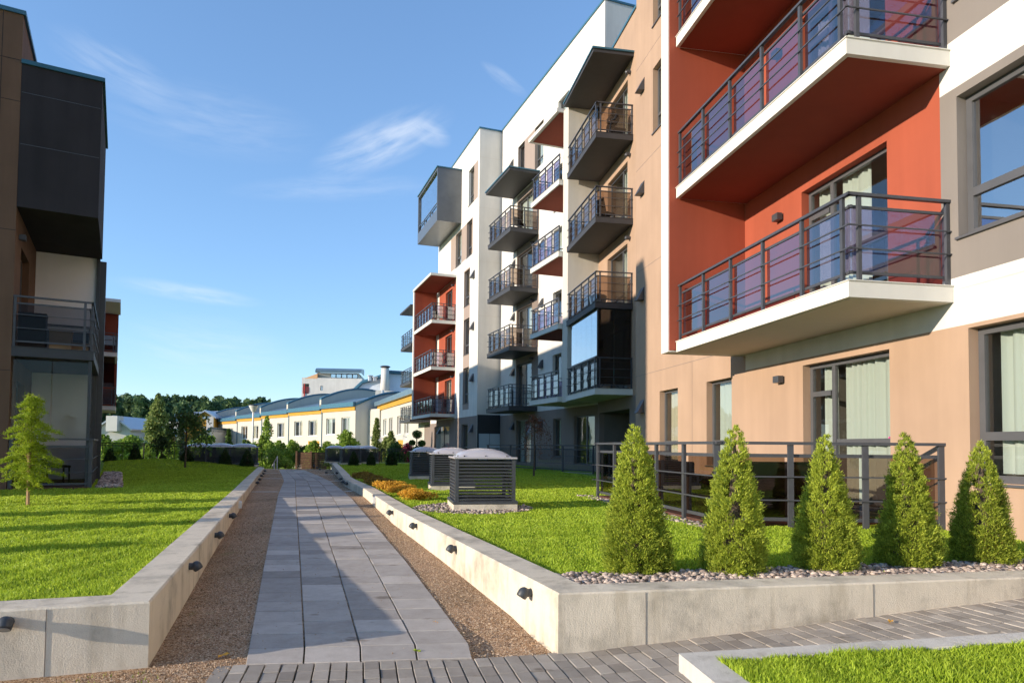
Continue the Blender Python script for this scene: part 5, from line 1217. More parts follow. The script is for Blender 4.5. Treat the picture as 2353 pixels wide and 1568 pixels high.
for k, (xa, xb, ye, word) in enumerate(units):
    s0, s1 = FR.S(xb, 0, 980), FR.S(xa, 0, 980); ze = FR.hit((xa + xb) / 2, ye - .5, 0)[1]; L = s1 - s0; dpt = 7.5
    t = thing('row_house', 'white row house with curved teal roof, ' + ('nearest of the row' if k == 0 else 'farthest of the row beside the yellow house' if k == 4 else word + ' from the right end of the row'), 'house', FR.w((s0 + s1) / 2, 0, GZ0), group='row houses with curved teal roofs')
    wz = [(.14, .40), (.58, .86)] if k % 2 == 0 else [(.12, .38), (.56, .82)]; H_ = [(s0 + L * a, s0 + L * b, ze - 2.75, ze - .75) for a, b in wz] + [(s0 + L * .55, s0 + L * .92, GZ0 + 1.2, ze - 3.9)] + [(s0 + L * .1, s0 + L * .34, GZ0 + 1.9, ze - 3.6)]
    mb = wall_with_holes(FR, s0, s1, GZ0, ze, H_, [(s0 + L * .05, s0 + L * .38, GZ0, ze - 3.4, 2)] if k % 2 else [], darkidx=1, deep=.6)
    n = 12
    prof = [(-dpt * i / n, ze + .95 + 1.15 * math.sin(min(1, i / n) * PI * .56) ** .9) for i in range(n + 1)]
    # side walls following roof profile
    for s_ in (s0, s1):
        V = [FR.w(s_, d, GZ0) for d, z in prof] + [FR.w(s_, d, z) for d, z in prof]
        mb.add(V, [(i, i + 1, n + 2 + i, n + 1 + i) for i in range(n)], 0)
    obj('wall', mb, ['housewhite', 'room', 'yellow'], t)
    mb = MB(); mb.fbox(FR, s0, s1, .004, .12, ze, ze + .42); obj('yellow_band', mb, 'yellow', t); mb = MB(); mb.fbox(FR, s0 - .05, s1, .004, .35, ze + .43, ze + .95); obj('eave', mb, 'roofedge', t)
    mb = MB(); A_ = [FR.w(s0, d, z) for d, z in prof]; B_ = [FR.w(s1 - .45, d, z) for d, z in prof]; mb.add(A_ + B_, [(i, i + 1, n + 2 + i, n + 1 + i) for i in range(n)], 0)
    for i in range(3): z_ = ze + 1.0; 
    rf_ = obj('roof', mb, 'roofteal', t, smooth=True)
    mb = MB()
    A_ = []; 
    for (d, z) in prof: A_.append((d + .35, z, z + .45 * math.sin(min(1, -d / dpt) * PI * .8)))
    for s_a, s_b, dz0, dz1, mt in ((s1 - .45, s1, -.25, .62, 0), (s1 - .5, s1 + .03, .63, .86, 1)):
        lo_i = 1 if mt == 0 else 2; P = [FR.w(s_a, q[0], q[lo_i] + dz0) for q in A_] + [FR.w(s_b, q[0], q[lo_i] + dz0) for q in A_] + [FR.w(s_a, q[0], q[2] + dz1) for q in A_] + [FR.w(s_b, q[0], q[2] + dz1) for q in A_]; m_ = n + 1; fs = []
        for i in range(n): fs += [(i, i + 1, 2 * m_ + i + 1, 2 * m_ + i), (m_ + i, m_ + i + 1, 3 * m_ + i + 1, 3 * m_ + i), (2 * m_ + i, 2 * m_ + i + 1, 3 * m_ + i + 1, 3 * m_ + i)]
        fs += [(0, m_, 3 * m_, 2 * m_)]; mb.add(P, fs, mt)
    obj('party_wall', mb, ['housewhite', 'roofedge'], rf_ if False else t)
    mb = MB()
    for i in range(6, 12): d, z = prof[i]; mb.bar(FR.w(s1 - .2, d, z + .7), FR.w(s1 - .2, d, z + 1.1), .05)
    mb.tube([FR.w(s1 - .2, d, z + 1.1) for d, z in prof[6:]], .03, 5); obj('roof_rail', mb, 'metaldark', t)
    mb = MB(); c = FR.w(s0 + L * .5, -dpt * .8, 0); mb.tube([(c.x, c.y, prof[8][1] - .3), (c.x, c.y, prof[8][1] + 1.5 * (1 if k % 2 else .6))], .16, 8); obj('chimney', mb, 'zinc', rf_)
    for (a, b, z0, z1) in H_[:3]: farwin(t, FR, a, b, z0, z1)
    mb = MB(); mb.tube([FR.w(s1 - .12, .08, GZ0), FR.w(s1 - .12, .08, ze + .4)], .06, 6); obj('drainpipe', mb, 'roofedge', t)
# end house seen from its side, with the blue-framed window
FQ = Frame(V2(FR.w(FR.S(816, 0, 980) - .02, 0, 0)), -FR.n, -FR.u)     # side face
t = thing('row_house', 'white house side with an arched teal roof edge and a blue-framed window', 'house', FQ.w(3, 0, GZ0))
a1 = FQ.S(868, 0, 980); a0 = 0; zE = FQ.hit(818, 931, 0)[1]; n = 12; mb = MB(); prof = [(a0 + (a1 + 4 - a0) * i / n, zE + 1.7 * math.sin(i / n * PI * .62)) for i in range(n + 1)]
mb.add([FQ.w(a, .02, GZ0) for a, z in prof] + [FQ.w(a, .02, z) for a, z in prof] + [FQ.w(a, -.6, z) for a, z in prof], [(i, i + 1, n + 2 + i, n + 1 + i) for i in range(n)] + [(n + 1 + i, n + 2 + i, 2 * n + 3 + i, 2 * n + 2 + i) for i in range(n)])
obj('wall', mb, 'hgrey', t)
mb = MB(); mb.tube([FQ.w(a, .1, z + .1) for a, z in prof], .14, 6); obj('roof', mb, 'roofedge', t)
w0 = FQ.hit(846, 1003, 0.03); 
pw = FQ.S(846, 0, 980); pe = FQ.S(868, 0, 980)
mb = MB(); mb.fbox(FQ, pw, pe + 3, .03, 2.6, GZ0, FQ.hit(850, 940, 0)[1]); obj('wall', mb, 'housewhite', t)
z0_ = FQ.hit(850, 974, 0)[1]; z1_ = FQ.hit(850, 951, 0)[1]; mb = MB(); mb.fbox(FQ, pw + .4, pe + 1.2, 2.61, 2.68, z0_, z1_); wq = obj('window', mb, 'roofedge', t); mb = MB(); mb.fbox(FQ, pw + .7, pe + .9, 2.69, 2.70, z0_ + .25, z1_ - .2); obj('pane', mb, 'coolglass', wq)
mb = MB(); P = [FQ.w(pw - 1.2, 2.62, z0_ - 1.6), FQ.w(pe + 1.5, 2.62, z0_ - 1.2), FQ.w(pe + 1.5, 5.0, z0_ - 2.4), FQ.w(pw - 1.2, 5.0, z0_ - 2.8)]; mb.hexa(P + [q + Vector((0, 0, .15)) for q in P]); obj('porch_roof', mb, 'zinc', t)
# row house turned towards the garden
FU = Frame((12.9, 0), (-.357, 1), (-1, -.357)); s1 = FU.S(868, 0, 980); s0 = FU.S(975, 0, 980); ze = FU.hit(905, 933, 0)[1]; L = s1 - s0
t = thing('row_house', 'slanting white row house just left of the red balconies', 'house', FU.w((s0 + s1) / 2, 0, GZ0))
H_ = []
for xa, xb in ((880, 888), (893.5, 902), (912, 922), (929, 940)): H_.append((FU.S(xb, 0, 960), FU.S(xa, 0, 960), ze - 2.9, ze - 1.1))
H_ += [(FU.S(940, 0, 1000), FU.S(930, 0, 1000), GZ0 + .5, GZ0 + 2.6), (FU.S(910, 0, 1000), FU.S(900, 0, 1000), GZ0 + 1, GZ0 + 2.6)]
mb = wall_with_holes(FU, s0, s1, GZ0, ze, H_, [(FU.S(926, 0, 1000), FU.S(914, 0, 1000), GZ0, GZ0 + 3.6, 2)], darkidx=1, deep=.6); shell(mb, FU, s0, s1, GZ0, ze, 0, -9); obj('wall', mb, ['housewhite', 'room', 'yellow'], t)
for q in H_: farwin(t, FU, *q)
mb = MB(); mb.fbox(FU, s0, s1, .004, .15, ze, ze + .5); obj('yellow_band', mb, 'yellow', t); mb = MB(); mb.fbox(FU, s0, s1 + .1, .004, .5, ze + .51, ze + 1.0); obj('eave', mb, 'roofteal', t)
mb = MB(); n = 12; prof = [(-9.0 * i / n, ze + 1.0 + 2.0 * math.sin(i / n * PI * .56)) for i in range(n + 1)]; A_ = [FU.w(s0, d, z) for d, z in prof]; B_ = [FU.w(s1, d, z) for d, z in prof]; mb.add(A_ + B_, [(i, i + 1, n + 2 + i, n + 1 + i) for i in range(n)]); mb.add([FU.w(s1, d, z) for d, z in prof] + [FU.w(s1, -9, ze)], [tuple(range(n + 2))]); obj('roof', mb, 'zinc', t, smooth=False)
# satellite dish
p = FU.w(FU.S(933, 0, 1000), .9, 0); c = atY(932, 1003, p.y); t = thing('satellite_dish', 'round grey satellite dish in front of the slanted row house', 'satellite dish', c); mb = MB(); dn = Vector((-.5, -.85, .2)).normalized(); x_ = dn.cross(Vector((0, 0, 1))).normalized(); y_ = x_.cross(dn)
rr = .42; V = [c - dn * .1] 
for r_ in (.5, 1): V += [c + (x_ * math.cos(a) + y_ * math.sin(a)) * rr * r_ + dn * .1 * (r_ * r_ - 1) for a in np.linspace(0, 2 * PI, 17)[:-1]]
mb.add(V, [(0, 1 + i, 1 + (i + 1) % 16) for i in range(16)] + [(1 + i, 17 + i, 17 + (i + 1) % 16, 1 + (i + 1) % 16) for i in range(16)]); obj('dish', mb, 'hgrey', t, smooth=True); mb = MB(); mb.tube([c, c + dn * .4], .015, 5); mb.tube([c, c - dn * .3], .03, 5); obj('arm', mb, 'metal', t)

# white apartment house behind ------------------------------------------------
FW = Frame((0, 125), (1, .12), (.12, -1)); fx = lambda x, y=930: FW.hit(x, y)[0]; fz = lambda y, x=760: FW.hit(x, y)[1]
t = thing('apartment_building', 'white apartment house whose penthouse has a rolled teal roof', 'apartment building', FW.w(fx(760), 0, GZ0))
a, b, c_, d_ = fx(692), fx(712), fx(755), fx(830)
hol = [(fx(737), fx(744), fz(925 + 5 - 12), fz(906 - 5)), (fx(693.5) + .3, fx(709), fz(907), fz(887))]
hol = [(fx(735), fx(741), fz(897), fz(886)), (fx(695), fx(709), fz(905), fz(882))]
mb = wall_with_holes(FW, a, d_, GZ0, fz(868), hol, [], darkidx=1, deep=1.2); shell(mb, FW, a, d_, GZ0, fz(868), 0, -14); obj('wall', mb, ['white', 'hgrey'], t)
mb = MB(); mb.fbox(FW, fx(736), fx(740), -.3, -.25, fz(896.5), fz(886.5)); w = obj('window', mb, 'whitepaint', t); mb = MB(); mb.fbox(FW, fx(736) + .1, fx(740) - .1, -.24, -.23, fz(896), fz(887)); obj('pane', mb, 'coolglass', w)
mb = MB(); z_ = fz(903); mb.bar(FW.w(fx(695), .05, z_ + 1), FW.w(fx(709), .05, z_ + 1), .06); mb.bar(FW.w(fx(698.5), .05, fz(925)), FW.w(fx(698.5), .05, fz(882)), .16)
for k in range(8): q = fx(695) + (fx(709) - fx(695)) * k / 7; mb.bar(FW.w(q, .05, z_), FW.w(q, .05, z_ + 1), .03)
obj('balcony_rail', mb, 'redpaint', t)
mb = MB(); mb.fbox(FW, fx(728), fx(822), -12, -.8, fz(868), fz(855)); obj('penthouse', mb, 'white', t)
mb = MB(); mb.fbox(FW, fx(757), fx(820), -.8 + .01, -.72, fz(867), fz(857)); w = obj('window', mb, 'frame', t)
for k in range(5): q0 = fx(757) + (fx(820) - fx(757)) * (k + .08) / 5; q1 = fx(757) + (fx(820) - fx(757)) * (k + .88) / 5; mb = MB(); mb.fbox(FW, q0, q1, -.71, -.70, fz(866), fz(858)); obj('pane', mb, 'coolglass', w)
mb = MB(); n = 8; prof = [(.9 * math.cos(i / n * PI / 2 * 1.0) - .2 - 5 * (i / n) ** 2, fz(853) + .9 * math.sin(i / n * PI / 2)) for i in range(n + 1)]; prof = [(.6, fz(856))] + prof
A_ = [FW.w(fx(724), d, z) for d, z in prof]; B_ = [FW.w(fx(829), d, z) for d, z in prof]; m_ = len(prof); mb.add(A_ + B_, [(i, i + 1, m_ + 1 + i, m_ + i) for i in range(m_ - 1)]); mb.add(A_ + [FW.w(fx(724), -5, fz(856))], [tuple(range(m_ + 1))]); mb.add(B_ + [FW.w(fx(829), -5, fz(856))], [tuple(range(m_ + 1))]); obj('roof', mb, 'roofteal', t)
mb = MB(); P = [FW.w(fx(697), .01, fz(870)), FW.w(fx(728), .01, fz(870)), FW.w(fx(728), .01, fz(858))]; mb.add(P + [q + Vector((0, 8, 0)) for q in P], [(0, 1, 2), (3, 5, 4), (0, 2, 5, 3), (0, 3, 4, 1)]); obj('sloping_wall', mb, 'peach', t)
# second white house with chimney
FV = Frame((0, 112), (1, .1), (.1, -1)); fx = lambda x, y=930: FV.hit(x, y)[0]; fz = lambda y, x=850: FV.hit(x, y)[1]
t = thing('apartment_building', 'white stepped apartment house with a tall round white chimney', 'apartment building', FV.w(fx(860), 0, GZ0))
mb = MB(); P = [FV.w(fx(770), 0, fz(935)), FV.w(fx(806), 0, fz(898)), FV.w(fx(808), 0, fz(896)), FV.w(fx(858), 0, fz(895)), FV.w(fx(960), 0, fz(900)), FV.w(fx(960), 0, GZ0), FV.w(fx(770), 0, GZ0)]; n = len(P)
mb.add(P + [q + Vector((0, 10, 0)) for q in P], [tuple(range(n)), tuple(range(2 * n - 1, n - 1, -1))] + [(i, (i + 1) % n, (i + 1) % n + n, i + n) for i in range(n)]); obj('wall', mb, 'white', t)
mb = MB(); P = [FV.w(fx(806), -3, fz(898)), FV.w(fx(826), -3, fz(878)), FV.w(fx(850), -3, fz(870)), FV.w(fx(886), -3, fz(857)), FV.w(fx(890), -3, fz(852)), FV.w(fx(960), -3, fz(855)), FV.w(fx(960), -3, fz(910)), FV.w(fx(806), -3, fz(910))]; n = len(P)
mb.add(P + [q + Vector((0, 8, 0)) for q in P], [tuple(range(n)), tuple(range(2 * n - 1, n - 1, -1))] + [(i, (i + 1) % n, (i + 1) % n + n, i + n) for i in range(n)]); obj('wall', mb, 'houseblue', t)
mb = MB(); mb.tube([P[0] + Vector((0, -.3, .2)), P[1] + Vector((0, -.3, .2)), P[2] + Vector((0, -.3, .2)), P[3] + Vector((0, -.3, .2))], .3, 6); mb.tube([P[4] + Vector((0, -.3, .2)), P[5] + Vector((0, -.3, .2))], .3, 6); obj('roof_edge', mb, 'roofedge', t)
c = FV.w(fx(881), -2, 0); mb = MB(); mb.tube([(c.x, c.y, fz(896)), (c.x, c.y, fz(842))], [.75, .62], 14); ch = obj('chimney', mb, 'white', t, smooth=True); mb = MB(); mb.tube([(c.x, c.y, fz(842)), (c.x, c.y, fz(838)), (c.x, c.y, fz(836))], [.5, .9, .6], 12); obj('cap', mb, 'metal', ch)
for x in (846, 857): c = FV.w(fx(x), -2, 0); mb = MB(); mb.tube([(c.x, c.y, fz(872)), (c.x, c.y, fz(861 + (x > 850) * 3))], .35, 8); mb.tube([(c.x, c.y, fz(861 + (x > 850) * 3)), (c.x, c.y, fz(859 + (x > 850) * 3))], .5, 8); obj('roof_vent', mb, 'zinc', t)
# yellow house at left ---------------------------------------------------------
def gable_house(label, x0, x1, xr, Y, yeL, yeR, yr, wall, rmat, yb=1035, wins=(), name='house', side=None):
    Fq = Frame((0, Y), (1, .15), (.15, -1)); X = lambda x: Fq.hit(x, 980)[0]; Z = lambda y: Fq.hit((x0 + x1) / 2, y)[1]
    t = thing(name, label, 'house', Fq.w((X(x0) + X(x1)) / 2, 0, GZ0)); D_ = 12
    P = [Fq.w(X(x0), 0, GZ0), Fq.w(X(x1), 0, GZ0), Fq.w(X(x1), 0, Z(yeR)), Fq.w(X(xr), 0, Z(yr)), Fq.w(X(x0), 0, Z(yeL))]; bk = Fq.n * -D_; Q = [p + Vector((bk.x, bk.y, 0)) for p in P]
    mb = MB(); mb.add(P + Q, [(0, 1, 2, 3, 4), (9, 8, 7, 6, 5), (0, 4, 9, 5), (1, 6, 7, 2)]); obj('wall', mb, wall, t)
    mb = MB()
    for a, b in ((4, 3), (3, 2)):
        u = (P[b] - P[a]).normalized() * .4; o = Vector((Fq.n.x, Fq.n.y, 0)) * .5; A = P[a] - (u if a == 4 else u * 0) + o; B = P[b] + (u if b == 2 else u * 0) + o; C = B - o + (Q[b] - P[b]); Dd = A - o + (Q[a] - P[a])
        mb.hexa([A + Vector((0, 0, .03)), B + Vector((0, 0, .03)), C + Vector((0, 0, .03)), Dd + Vector((0, 0, .03)), A + Vector((0, 0, .28)), B + Vector((0, 0, .28)), C + Vector((0, 0, .28)), Dd + Vector((0, 0, .28))])
    rf_ = obj('roof', mb, rmat, t)
    for (a, b, c, d) in wins:
        mb = MB(); mb.fbox(Fq, X(a), X(b), .004, .05, Z(d), Z(c)); w = obj('window', mb, 'whitepaint', t); mb = MB(); mb.fbox(Fq, X(a) + .12, X(b) - .12, .051, .055, Z(d) + .12, Z(c) - .12); obj('pane', mb, 'windowglass' if False else 'coolglass', w)
    return t, Fq, X, Z, rf_
t, Fq, X, Z, rf_ = gable_house('yellow and white gabled house with pale blue metal roof, behind the weeping tree', 432, 492, 471, 122, 972, 958, 945, 'yellow', 'zinc', wins=[(465, 473, 956, 961), (465, 471, 978, 990)])
mb = MB(); mb.fbox(Fq, X(474), X(490), .005, .03, GZ0, Z(955)); obj('wall', mb, 'white', t)
mb = MB(); mb.fbox(Fq, X(405), X(434), -9, -2.5, GZ0, Z(972)); obj('wall', mb, 'yellow', t); mb = MB(); P = [Fq.w(X(402), -2, Z(972)), Fq.w(X(434), -2, Z(972)), Fq.w(X(470), -8, Z(941)), Fq.w(X(410), -8, Z(945))]; mb.hexa(P + [q + Vector((0, 0, .25)) for q in P]); obj('roof', mb, 'zinc', t)
mb = MB(); c = Fq.w(X(409), -3, 0); mb.box(c.x - 1.2, c.x + .8, c.y - 1, c.y + 1, Z(970), Z(950)); obj('chimney', mb, 'teal', rf_)
gable_house('small white lean-to with blue roof in front of the yellow house', 448, 486, 486, 112, 1012, 985, 984, 'white', 'roofedge')
t, Fq, X, Z, rf_ = gable_house('grey-white gabled house with a steep roof, farthest left beside the dark apartment block', 205, 300, 262, 108, 1000, 985, 958, 'hgrey', 'zinc', wins=[(245, 252, 980, 987)])
mb = MB(); c = Fq.w(X(263), .2, 0); mb.box(c.x - .7, c.x + .9, c.y - .8, c.y + .8, Z(990), Z(955)); obj('chimney', mb, 'hgrey', rf_); mb = MB(); mb.box(c.x + 5.5, c.x + 8.5, c.y + 3, c.y + 4, Z(990), Z(966)); obj('chimney', mb, 'hgrey', rf_)
gable_house('second low grey-roofed house partly behind the first one at far left', 262, 345, 292, 116, 985, 1000, 966, 'hgrey', 'roofteal')
# trees behind --------------------------------------------------------------
P = []; S = []; rgf = np.random.default_rng(77)
for k in range(150):
    x = -60 + 780 * (k + rgf.random()) / 150; Yt = rgf.uniform(150, 210); top = float(np.interp(x, [0, 200, 300, 400, 500, 560, 620, 660, 720], [905, 905, 903, 907, 908, 915, 918, 930, 960])) + rgf.uniform(-5, 10)
    p = atY(x, top, Yt); h = p.z - GZ0; r = rgf.uniform(2.6, 4.6)
    for b_ in range(9):
        f = rgf.uniform(.25, .96); rr = r * (1.05 - f * .55) * .62; a = rgf.uniform(0, 6.28); q = rgf.uniform(0, .55) * r * (1.1 - f)
        P.append(blob((p.x + math.cos(a) * q, Yt + math.sin(a) * q, GZ0 + h * f - rr * .6), (rr, rr, rr * 1.15), 75, .6))
P = np.concatenate(P); o = leaf_mesh('forest', P, 1.15, 'forest', None, tri=False); tag(o, kind='stuff')
def bgtree(name, label, x, yb, yt, w, Y, mat, n, ls, seed, blobs=14, cone=False, zb=None, group=None, cat='tree'):
    b = atY(x, yb, Y); tp = atY(x, yt, Y); base = GZ0 if zb is None else zb; h = tp.z - base; r = w / 1575 * Y / 2
    t = thing(name, label, cat, (0, 0, 0), 0, group, local=True); rg = np.random.default_rng(seed); P = []
    zl = (b.z - base) / h if b.z > base else 0
    for k in range(blobs):
        f = zl + (1 - zl) * (k + .5) / blobs; rad = r * (1 - f) ** .8 * 1.0 if cone else r * math.sin(min(1, (f - zl) / (1 - zl) * .9 + .16) * PI) ** .7
        for j in range(3 if not cone else 2): a = rg.uniform(0, 6.28); q = rad * rg.uniform(.2, .7); P.append(blob((math.cos(a) * q, math.sin(a) * q, h * f), (rad * .55 + .1, rad * .55 + .1, h / blobs * 1.1), n // (blobs * 3), .35))
    P = np.concatenate(P); P = P[P[:, 2] < h]; leaf_mesh('crown', P, ls, mat, t, tri=False); mb = MB(); mb.tube([(0, 0, -.1), (.03, 0, h * .5), (0, 0, h * .93)], [max(.03, r * .06), r * .04 + .01, .01], 7); obj('trunk', mb, 'bark', t); t.location = (b.x, Y, base); return t
bgtree('birch_tree', 'tall pale green birch rising above the fence left of the yellow house', 361, 1040, 904, 52, 66, 'birch', 8000, .24, 1)
bgtree('blue_spruce', 'blue-green spruce between the birch and the yellow house', 414, 1050, 958, 30, 60, 'bluespruce', 4500, .24, 2, cone=True)
bgtree('conifer', 'narrow dark conifer before the farthest row house', 524, 1062, 985, 30, 56, 'darkshrub', 3000, .2, 3, cone=True)
bgtree('conifer', 'loose green conifer before the slanted row house', 864, 1055, 960, 44, 52, 'birch', 3600, .17, 4, cone=True)
bgtree('young_tree', 'slender light green sapling right of the lamp post', 612, 1030, 955, 26, 58, 'shrub', 700, .2, 5)
bgtree('young_tree', 'round loose tree in front of the nearest row house', 793, 1050, 988, 62, 54, 'shrub', 3400, .18, 6)
bgtree('bush', 'tall light green bush filling the gap left of the birch', 300, 1060, 1000, 120, 58, 'shrub', 5200, .24, 7, blobs=8, cat='bush'); bgtree('bush', 'light green bush directly behind the left bar railing', 235, 1060, 998, 60, 56, 'shrub', 2500, .22, 8, blobs=7, cat='bush')
bgtree('bush', 'bright green bush right of the weeping tree, behind the ventilation trio', 468, 1060, 1000, 84, 62, 'shrub', 3600, .24, 9, blobs=8, cat='bush')
for k, (x, w, yt, lb, mt) in enumerate([(600, 62, 1000, 'leafy bush right behind the lamp post', 'shrub'), (640, 66, 1012, 'wide bush above the white handrail', 'shrub'), (668, 52, 1010, 'bush touching the left end of the board fence', 'shrub'), (722, 50, 1012, 'light bush over the board fence', 'shrub'), (700, 50, 1024, 'low dark bush just behind the board fence', 'darkshrub'), (560, 50, 1010, 'dark bush left of the lamp post', 'darkshrub'), (910, 56, 1015, 'green bush over the dark trellis', 'darkshrub'), (897, 30, 990, 'pale leggy bush in front of the satellite dish house', 'birch'), (886, 40, 1004, 'loose pale shrub beside the loose green conifer', 'birch'), (752, 34, 1014, 'fresh green bush left of the distant ventilation units', 'shrub'), (935, 40, 1018, 'crimson-leaved bush left of the pompon tree', 'magenta'), (392, 44, 1010, 'light green bush behind the weeping tree', 'shrub'), (340, 40, 1020, 'light green bush at the foot of the birch', 'shrub')]):
    bgtree('bush', lb, x, 1072, yt, w, 50 + (k % 3) * 1.5, mt, 2600, .17, 60 + k, blobs=7, cat='bush', zb=-1.0)
p = G(640, 1078, 0); 
for k, (x, y, w, lb) in enumerate([(655, 1080, 50, 'low yellow-green ground bush at the foot of the board fence'), (628, 1070, 50, 'dark leafy bush behind the handrail')]):
    q = atY(x, y, 43.5); shrub('low_bush', lb, Vector((q.x, 43.5, -.1)), (.8, .6, .55 + .5 * k), 'shrub', 1500, .1, 6, 50 + k, 'bush')
# pompon tree
q = atY(957, 1030, 33); t = thing('pompon_tree', 'clipped pompon tree with round dark balls beside the red balcony block', 'tree', (0, 0, 0), local=True); P = []; mb = MB(); mb.tube([(0, 0, 0), (0, 0, 1.6)], .03, 6)
for (dx, dz, r) in ((.02, 1.55, .26), (-.22, 1.15, .17), (.24, 1.12, .2), (.0, .78, .26), (-.3, .6, .2), (.35, .55, .22), (0, .3, .3)): P.append(blob((dx, 0, dz), (r, r, r * .85), 1500, .35)); mb.tube([(0, 0, max(0, dz - .15)), (dx, 0, dz)], .02, 5)
leaf_mesh('foliage', np.concatenate(P), .05, 'darkshrub', t, tri=False); obj('trunk', mb, 'bark', t); t.location = (q.x, 33, ZL)

# ================================================================ PEOPLE AND BALCONY THINGS
def skin_body(name, joints, edges, mats, parent, sub=1):
    me = bpy.data.meshes.new(name); me.from_pydata([j[0] for j in joints], edges, []); o = finish(me, name, mats, parent)
    o.modifiers.new('skin', 'SKIN'); me.skin_vertices.new() if not me.skin_vertices else None
    for v, j in zip(me.skin_vertices[0].data, joints): v.radius = (j[1], j[1])
    me.skin_vertices[0].data[0].use_root = True; s_ = o.modifiers.new('sub', 'SUBSURF'); s_.levels = sub; s_.render_levels = sub; return o
pb = FA.hit(1405, 296, -.75); base = FA.w(pb[0] + .1, -1.02, FL_[4]); t = thing('person', 'person in dark clothes sitting bent forward on the uppermost dark balcony', 'person', (0, 0, 0), local=True)
J = [((0, 0, .50), .14), ((.05, 0, .72), .15), ((.16, 0, .92), .14), ((.24, 0, 1.03), .055), ((.30, 0, 1.13), .09),        # pelvis..head
     ((.20, .10, .50), .085), ((.44, .12, .50), .065), ((.46, .12, .25), .05), ((.46, .12, .06), .045), ((.56, .12, .04), .04),
     ((.20, -.10, .50), .085), ((.44, -.12, .50), .065), ((.46, -.12, .25), .05), ((.46, -.12, .06), .045), ((.56, -.12, .04), .04),
     ((.18, .19, .90), .06), ((.28, .22, .66), .045), ((.46, .12, .60), .03), ((.18, -.19, .90), .06), ((.28, -.22, .66), .045), ((.46, -.12, .60), .03)]
E = [(0, 1), (1, 2), (2, 3), (3, 4), (0, 5), (5, 6), (6, 7), (7, 8), (8, 9), (0, 10), (10, 11), (11, 12), (12, 13), (13, 14), (2, 15), (15, 16), (16, 17), (2, 18), (18, 19), (19, 20)]
skin_body('body', J, E, ['cloth'], t)
mb = MB(); mb.ball((.31, 0, 1.16), .095, 0, 10, 8, (1, .85, 1.15)); mb.ball((.40, 0, 1.14), .018, 0, 6, 4); obj('face', mb, 'skin', t, smooth=True); mb = MB(); mb.ball((.295, 0, 1.185), .10, 0, 10, 8, (1, .9, 1.05)); obj('hair', mb, 'hair', t, smooth=True)
mb = MB()
for sy in (-1, 1):
    for k in range(5): mb.tube([(.46, sy * .12 - .02 + .010 * k, .60), (.50, sy * .12 - .022 + .011 * k, .595), (.52, sy * .12 - .02 + .010 * k, .57)], [.009, .008, .006], 5)
obj('hand', mb, 'skin', t, smooth=True); t.location = base; t.scale = (.84, .84, .80); t.rotation_euler = (0, 0, math.atan2(FA.u.y, FA.u.x) + .2 + PI * .5)
def chair(label, loc, rz, mat='wicker', group='balcony chairs'):
    t = thing('garden_chair', label, 'chair', (0, 0, 0), 0, group, local=True); mb = MB(); mb.box(-.24, .24, -.24, .24, .40, .45); obj('seat', mb, mat, t, bevel=.01); mb = MB(); mb.hexa([(-.24, .20, .46), (.24, .20, .46), (.24, .24, .46), (-.24, .24, .46), (-.22, .30, .92), (.22, .30, .92), (.22, .34, .92), (-.22, .34, .92)]); obj('backrest', mb, mat, t, bevel=.01)
    for a in (-1, 1):
        for b in (-1, 1): mb = MB(); mb.bar((a * .22, b * .22, 0), (a * .21, b * .21, .40), .03); obj('leg', mb, mat, t)
    t.location = loc; t.rotation_euler = (0, 0, rz); return t
c0 = chair('dark chair behind the seated person on the uppermost dark balcony', FA.w(pb[0] + .55, -1.15, FL_[4]), 1.8)
c1 = chair('dark chair on the dark balcony one floor below the seated person', FA.w(SD0 + 1.0, -.8, FL_[3]), 2.2)
c2 = chair('dark chair on the upper red balcony of the far white block', FC.w(sLo0 + 1.2, .8, FL_[3]), 1.0); c3 = chair('dark chair seen through the rail of the shaded terrace at left', FL.w(.9, .8, .41), 2.4)
c4 = chair('dark chair on the uppermost dark balcony of the middle block', FB.w(sDb + .9, .7, FL_[4]), .6)
# kettle grill
p = FA.w(SD0 + .8, -.45, FL_[2]); t = thing('steel_tub', 'round pale lidded tub on the lowest open dark balcony', 'tub', p); mb = MB(); mb.tube([p, p + Vector((0, 0, .3)), p + Vector((0, 0, .34))], [.26, .32, .33], 16); obj('body', mb, 'zinc', t); mb = MB(); mb.tube([p + Vector((0, 0, .345)), p + Vector((0, 0, .40)), p + Vector((0, 0, .45))], [.33, .27, .08], 16); mb.ball(p + Vector((0, 0, .47)), .035); obj('lid', mb, 'whiteplastic', t)
